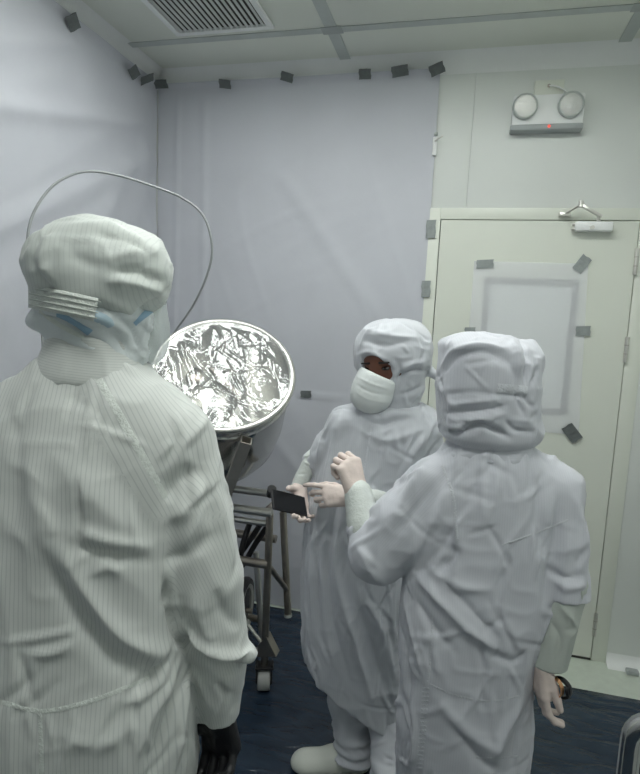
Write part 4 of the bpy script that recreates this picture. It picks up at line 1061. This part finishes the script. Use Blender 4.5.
    f.ell(A2(374, 386, -.055), (.068, .068, .088), [es, ea[1], ov], .02, n=2.4).ell(A2(372, 398, -.06), (.058, .055, .042), AX, .02)
    mp_ = mid(A2(358, 366, -.10), A2(393, 381, -.10)); up_ = ov if ov[2] > 0 else -ov
    f.half(mp_, up_, mp_-.25, mp_+.25, .006)
    V, Q = f.grow()
    V = folds_on(V, Q, [([(356, 376), (372, 384), (392, 390)], .004, .0015), ([(355, 384), (370, 392), (391, 396)], .004, -.0015), ([(355, 392), (370, 400), (390, 403)], .004, .0015)])
    mk('face_mask', V, Q, M['mask'], o)
    # cuffs and gloves
    f = Field(.004); f.cone(A2(392, 500, -.10), A2(352, 496, -.165), .030, .027, .01); V, Q = f.grow(); mk('cuff', V, Q, M['knit'], o)
    PC = A2(289, 503, -.085)
    e1 = rt_(.100, -.040, .075); e1 /= np.linalg.norm(e1); e2 = rt_(.045, -.066, -.015); e2 = e2-(e2@e1)*e1; e2 /= np.linalg.norm(e2); e3 = np.cross(e1, e2)
    if e3@FW > 0: e3 = -e3
    ph = empty('smartphone', PC-e3*.004)
    box('phone_body', PC, (.140, .073, .009), M['blacksteel'], ph, R=[e1, e2, e3], bev=.0035)
    box('screen', PC+e3*.0046, (.132, .066, .0012), M['black'], ph, R=[e1, e2, e3])
    box('side_button', PC+e1*.02-e2*.0368, (.014, .002, .003), M['black'], ph, R=[e1, e2, e3])
    tag(ph, 'black smartphone held flat in a white gloved hand above the cart', 'phone')
    wr = PC+e1*.070-e2*.080-e3*.018; fd_ = e2*.95-e1*.18+e3*.06
    hand('glove', wr, fd_, e3, 1 if np.cross(e2, e3)@e1 < 0 else -1, [(.02, .45, .6), (.05, .5, .6), (.05, .5, .6), (.1, .55, .6)], M['latex'], o, .90, thumb=(.45, .80, .42), thumb_bend=.15, h=.0028)
    f = Field(.004); f.cone(A2(313, 458, .045), wr-fd_*.012, .030, .027, .01); V, Q = f.grow(); V = crumple(V, Q, 14, 71, (1, 0, 0), .2, (.04, .08), (.004, .006), (.002, .003)); mk('cuff', V, Q, M['knit'], o)
    hand('glove', A2(350, 497, -.17), rt_(-1, .10, -.12), rt_(-.1, -.35, .9), -1, [(.15, .5, .4), (.55, .9, .6), (.7, 1.0, .7), (.8, 1.0, .7)], M['latex'], o, .88, thumb=(.7, .45, .45), thumb_bend=.4)
    shoe('shoe', ONZ(368, 770, 0), ONZ(292, 768, 0), M['shoe'], o)
    shoe('shoe', ONZ(398, 800, 0), ONZ(352, 835, 0), M['shoe'], o)
person_two()

# ---------------------------------------------------------------- the person with the raised fist, seen from behind
def person_three():
    B = np.array([.078, 1.48, 0.0]); A3 = lambda x, y, o=0.0: at_plane(B, x, y, o)
    J = dict(head=A3(487, 388), neck=A3(487, 440), chest=A3(492, 510), pelvis=A3(464, 690), shL=A3(437, 488, .0), elL=A3(376, 556, .02), wrL=A3(359, 496, .10), shR=A3(553, 490, -.02), elR=A3(570, 585, -.08), wrR=A3(543, 655, -.093))
    for s_, x in (('L', 438), ('R', 488)):
        J['hip'+s_] = A3(x, 720); J['kn'+s_] = J['hip'+s_]+[0, .02, 0]; J['kn'+s_][2] = .43; J['an'+s_] = J['kn'+s_].copy(); J['an'+s_][2] = .09
    J['head_r'] = (.078, .085, .092)
    o = skeleton_body('person', B, 'person in a plain white hooded suit seen from behind raising a gloved fist', J, M['skin_pale'])
    f = Field(.0058)
    f.loft(rows(B, [(436, 489, 36, .085), (448, 490, 44, .095), (462, 493, 62, .11), (490, 496, 74, .13), (540, 489, 78, .14), (600, 478, 77, .15), (650, 467, 68, .15), (700, 463, 63, .15), (760, 462, 61, .15), (800, 462, 60, .15)]), .03, 2.3, cap=.03)
    for s_ in 'LR': f.chain([J['hip'+s_], J['kn'+s_], J['an'+s_]+[0, 0, .02]], [.104, .095, .080], .05)
    # raised left sleeve, wide at the elbow
    f.chain([A3(450, 482), J['shL'], A3(405, 524, .01), A3(379, 553, .02)], [.06, .078, .083, .074], .035).cone(A3(379, 556, .02), A3(364, 530, .06), .068, .046, .02)
    # hanging right sleeve
    f.chain([A3(535, 478), J['shR'], A3(563, 540, -.06)], [.065, .066, .056], .03).cuff(A3(563, 540, -.06), A3(567, 610, -.088), .056, .056, A3(567, 597, -.087), rt_(-.1, -1, .1)/np.linalg.norm(rt_(-.1, -1, .1)), 0.0, .012)
    V, Q = f.grow()
    fo = [([(415, 575), (440, 600), (470, 630), (498, 650)], .013, .014), ([(408, 590), (430, 625), (450, 650)], .014, -.010), ([(440, 575), (470, 610), (500, 640)], .012, -.010), ([(405, 600), (415, 640), (425, 680)], .012, .010), ([(400, 620), (408, 670), (412, 730)], .010, -.009),
          ([(425, 565), (455, 585), (490, 590)], .012, .008), ([(430, 460), (410, 490), (395, 520)], .012, .008), ([(440, 475), (415, 510), (385, 545)], .016, -.008), ([(450, 495), (425, 535), (395, 570)], .016, .009), ([(455, 520), (435, 555), (410, 580)], .012, -.010),
          ([(357, 545), (370, 570), (385, 585)], .012, .006), ([(455, 545), (452, 560), (435, 572)], .010, -.014), ([(500, 475), (490, 500), (480, 530)], .025, .008), ([(545, 470), (540, 510), (545, 560)], .016, -.010), ([(560, 500), (555, 550), (545, 600)], .012, -.012),
          ([(575, 500), (585, 540), (586, 570)], .010, .007), ([(550, 570), (565, 578), (585, 575)], .008, -.008), ([(553, 580), (568, 588), (586, 585)], .007, .007),
          ([(440, 700), (470, 735), (500, 750)], .016, .009), ([(450, 720), (480, 760), (500, 770)], .014, -.009), ([(522, 700), (505, 730), (490, 760)], .012, .009), ([(526, 650), (515, 662), (490, 655)], .008, -.009), ([(410, 690), (415, 730), (412, 772)], .010, .010), ([(508, 560), (500, 600), (498, 640)], .008, -.005), ([(530, 700), (518, 735), (515, 770)], .01, -.008)]
    V = folds_on(V, Q, fo); V = cloth_noise(V, Q, .0032, (9, 9, 4.0), 51); V = crumple(V, Q, 320, 7, (.35, 0, 1), .6, (.06, .2)); V = relax(V, Q, 1, .3)
    c = mk('coverall', V, Q, M['cloth3'], o)
    dL = np.minimum(near_axis(V, J['shL'], J['elL'])[0], near_axis(V, J['elL'], J['wrL'])[0])
    stripe_attr(c, np.where(dL < .09, around(V, J['shL'], J['elL'], .08), V@LAT)); bvh = bvh_of(V, Q)
    ribbon('seam', bvh, [(442, 466), (452, 492), (456, 520), (457, 548)], .008, M['seam3'], c, .0009)
    ribbon('seam', bvh, [(502, 545), (530, 535), (568, 520)], .005, M['seam3'], c, .0015)
    ribbon('seam', bvh, [(433, 615), (431, 650), (428, 684)], .006, M['seam3'], c, .0009)
    ribbon('seam', bvh, [(430, 684), (455, 695), (490, 701), (524, 695)], .006, M['seam3'], c, .0009)
    for k_ in range(20):
        y = 688+k_*4.2; x = 426-k_*.35
        ribbon('elastic_rib', bvh, [(x-3, y), (x, y+.2), (x+4, y+.4)], .0055, M['seam3'], c, .0012, 3, 3)
    ribbon('pocket_edge', bvh, [(474, 757), (495, 758), (518, 756)], .006, M['seam3'], c, .0009)
    # hood
    f = Field(.005)
    f.loft([(z, x, y, a_, b_, an) for (z, x, y, a_, b_, an) in rows(B, [(335, 488, 30, .07), (342, 488, 42, .10), (360, 488, 49, .118), (385, 487, 51, .122), (415, 487, 50, .118), (436, 488, 48, .112), (446, 488, 42, .10)])], .02, 2.35, cap=.035)
    f.ell(A3(527, 362, -.01), (.038, .05, .055), AX, .012).ell(A3(522, 430, -.02), (.045, .06, .030), AX, .015).ell(A3(470, 345), (.07, .09, .03), AX, .02)
    V, Q = f.grow()
    V = folds_on(V, Q, [([(442, 376), (455, 358), (485, 352), (508, 362), (520, 385)], .008, -.008), ([(440, 368), (455, 350), (485, 345), (512, 352)], .008, .007), ([(520, 340), (528, 355), (526, 385)], .007, -.013), ([(512, 338), (518, 355), (520, 375)], .007, .008),
                        ([(445, 395), (470, 392), (495, 394)], .005, -.004), ([(445, 412), (475, 411), (505, 406)], .005, -.008), ([(448, 405), (475, 402), (500, 399)], .006, .006), ([(448, 420), (475, 419), (505, 414)], .006, .006), ([(500, 394), (515, 396), (530, 398)], .005, -.006),
                        ([(445, 432), (460, 432), (478, 424), (495, 430), (510, 438)], .006, -.013), ([(445, 426), (462, 426), (480, 418), (498, 424)], .006, .006), ([(505, 420), (515, 430), (535, 432)], .006, -.007), ([(438, 375), (443, 395), (446, 425)], .006, -.007), ([(534, 360), (537, 372), (532, 385)], .007, -.006), ([(515, 380), (518, 400), (525, 415)], .006, -.007), ([(522, 395), (530, 405), (536, 405)], .005, -.006)])
    V = cloth_noise(V, Q, .0025, (12, 12, 12), 53); V = crumple(V, Q, 90, 10, (.8, 0, .1), .6, (.03, .10), (.005, .009), (.002, .0045)); V = relax(V, Q, 1, .3)
    h_ = mk('hood', V, Q, M['cloth3'], o); stripe_attr(h_, V@LAT); bvh = bvh_of(V, Q)
    ribbon('hood_tab', bvh, [(497, 388), (512, 389), (527, 391)], .022, M['seam3'], h_, .002, 5)
    ribbon('hood_hem', bvh, [(437, 378), (438, 395), (442, 415), (449, 432)], .012, M['seam3'], h_, .0015, 5)
    f = Field(.006); f.loft(rows(B, [(432, 488, 38, .088), (444, 489, 42, .092), (456, 490, 50, .10)]), .01, 2.1, cap=.01)
    V, Q = f.grow(); V = cloth_noise(V, Q, .004, (12, 12, 18), 57); k = mk('collar', V, Q, M['cloth3'], o); stripe_attr(k, V[:, 2])
    # knitted cuff with gathered rings on the raised arm
    a_, b_ = A3(365, 532, .05), A3(358, 492, .10); f = Field(.0035); f.cone(a_, b_, .042, .034, .01)
    for t in (.12, .36, .60, .84): f.cone(mid(a_, b_, t), mid(a_, b_, t+.09), .0455-.009*t, .0455-.009*t, .007)
    V, Q = f.grow(); mk('cuff', V, Q, M['knit'], o)
    # grey sleeve guard on the hanging arm
    a_, b_ = A3(568, 584, -.085), A3(548, 664, -.095); dn = (b_-a_)/np.linalg.norm(b_-a_); f = Field(.0032)
    f.cone(a_, b_+dn*.03, .0460, .0450, .01); f.half(b_, dn+RT*.12, b_-.08, b_+.08, .003); f.cone(b_-dn*.05, b_+dn*.05, .037, .038, .003, True)
    V, Q = f.grow(); V = folds_on(V, Q, [([(560, 605), (575, 625), (570, 640)], .008, .005), ([(550, 620), (560, 640), (556, 665)], .008, -.004)]); V = crumple(V, Q, 20, 59, (0, 0, 1), .4, (.04, .09), (.005, .008), (.001, .002))
    g = mk('sleeve_guard', V, Q, M['cuffgrey'], o)
    # hands
    hand('glove', A3(357, 494, .10), rt_(-.26, .95, .12), rt_(-.55, -.1, .82), -1, [(.95, 1.5, 1.0), (1.05, 1.55, 1.0), (1.1, 1.55, 1.0), (1.15, 1.55, 1.0)], M['latex'], o, 1.0, thumb=(.75, .25, .65), thumb_bend=.55)
    hand('glove', A3(541, 658, -.095), rt_(-.04, -1, .0), rt_(.92, 0, .10), 1, [(.22, .50, .45), (.28, .55, .45), (.32, .55, .45), (.35, .55, .45)], M['latex'], o, .96, thumb=(.93, .22, .30), thumb_bend=.12, spread=.03)
    # bracelet hanging at the wrist
    bc = A3(556, 686, -.125)
    br = empty('bracelet', bc-np.array([0, 0, .03]))
    lathe('gold_band', [(.024, -.005), (.0265, -.005), (.0265, .005), (.024, .005)], bc-RT*.006, rt_(.85, .1, .5), M['gold'], br, 28, closed=True)
    lathe('black_strap', [(.023+.0045*math.cos(t), .008*math.sin(t)) for t in np.linspace(0, 2*math.pi, 8, endpoint=False)], bc+RT*.012-UP*.004, rt_(.75, .1, .65), M['black'], br, 28, closed=True)
    lathe('watch_case', [(0, 0), (.014, 0), (.016, .003), (.014, .007), (0, .007)], bc+RT*.022-UP*.004-FW*.012, rt_(.75, .1, -.65), M['black'], br, 20)
    tag(br, 'black and gold watch strap at the wrist of the hanging hand', 'watch')
    for s_ in 'LR':
        q = J['an'+s_].copy(); q[2] = 0; fd = np.array([-.55, .83, 0]); shoe('shoe', q-fd*.07, q+fd*.19, M['shoe'], o)
person_three()
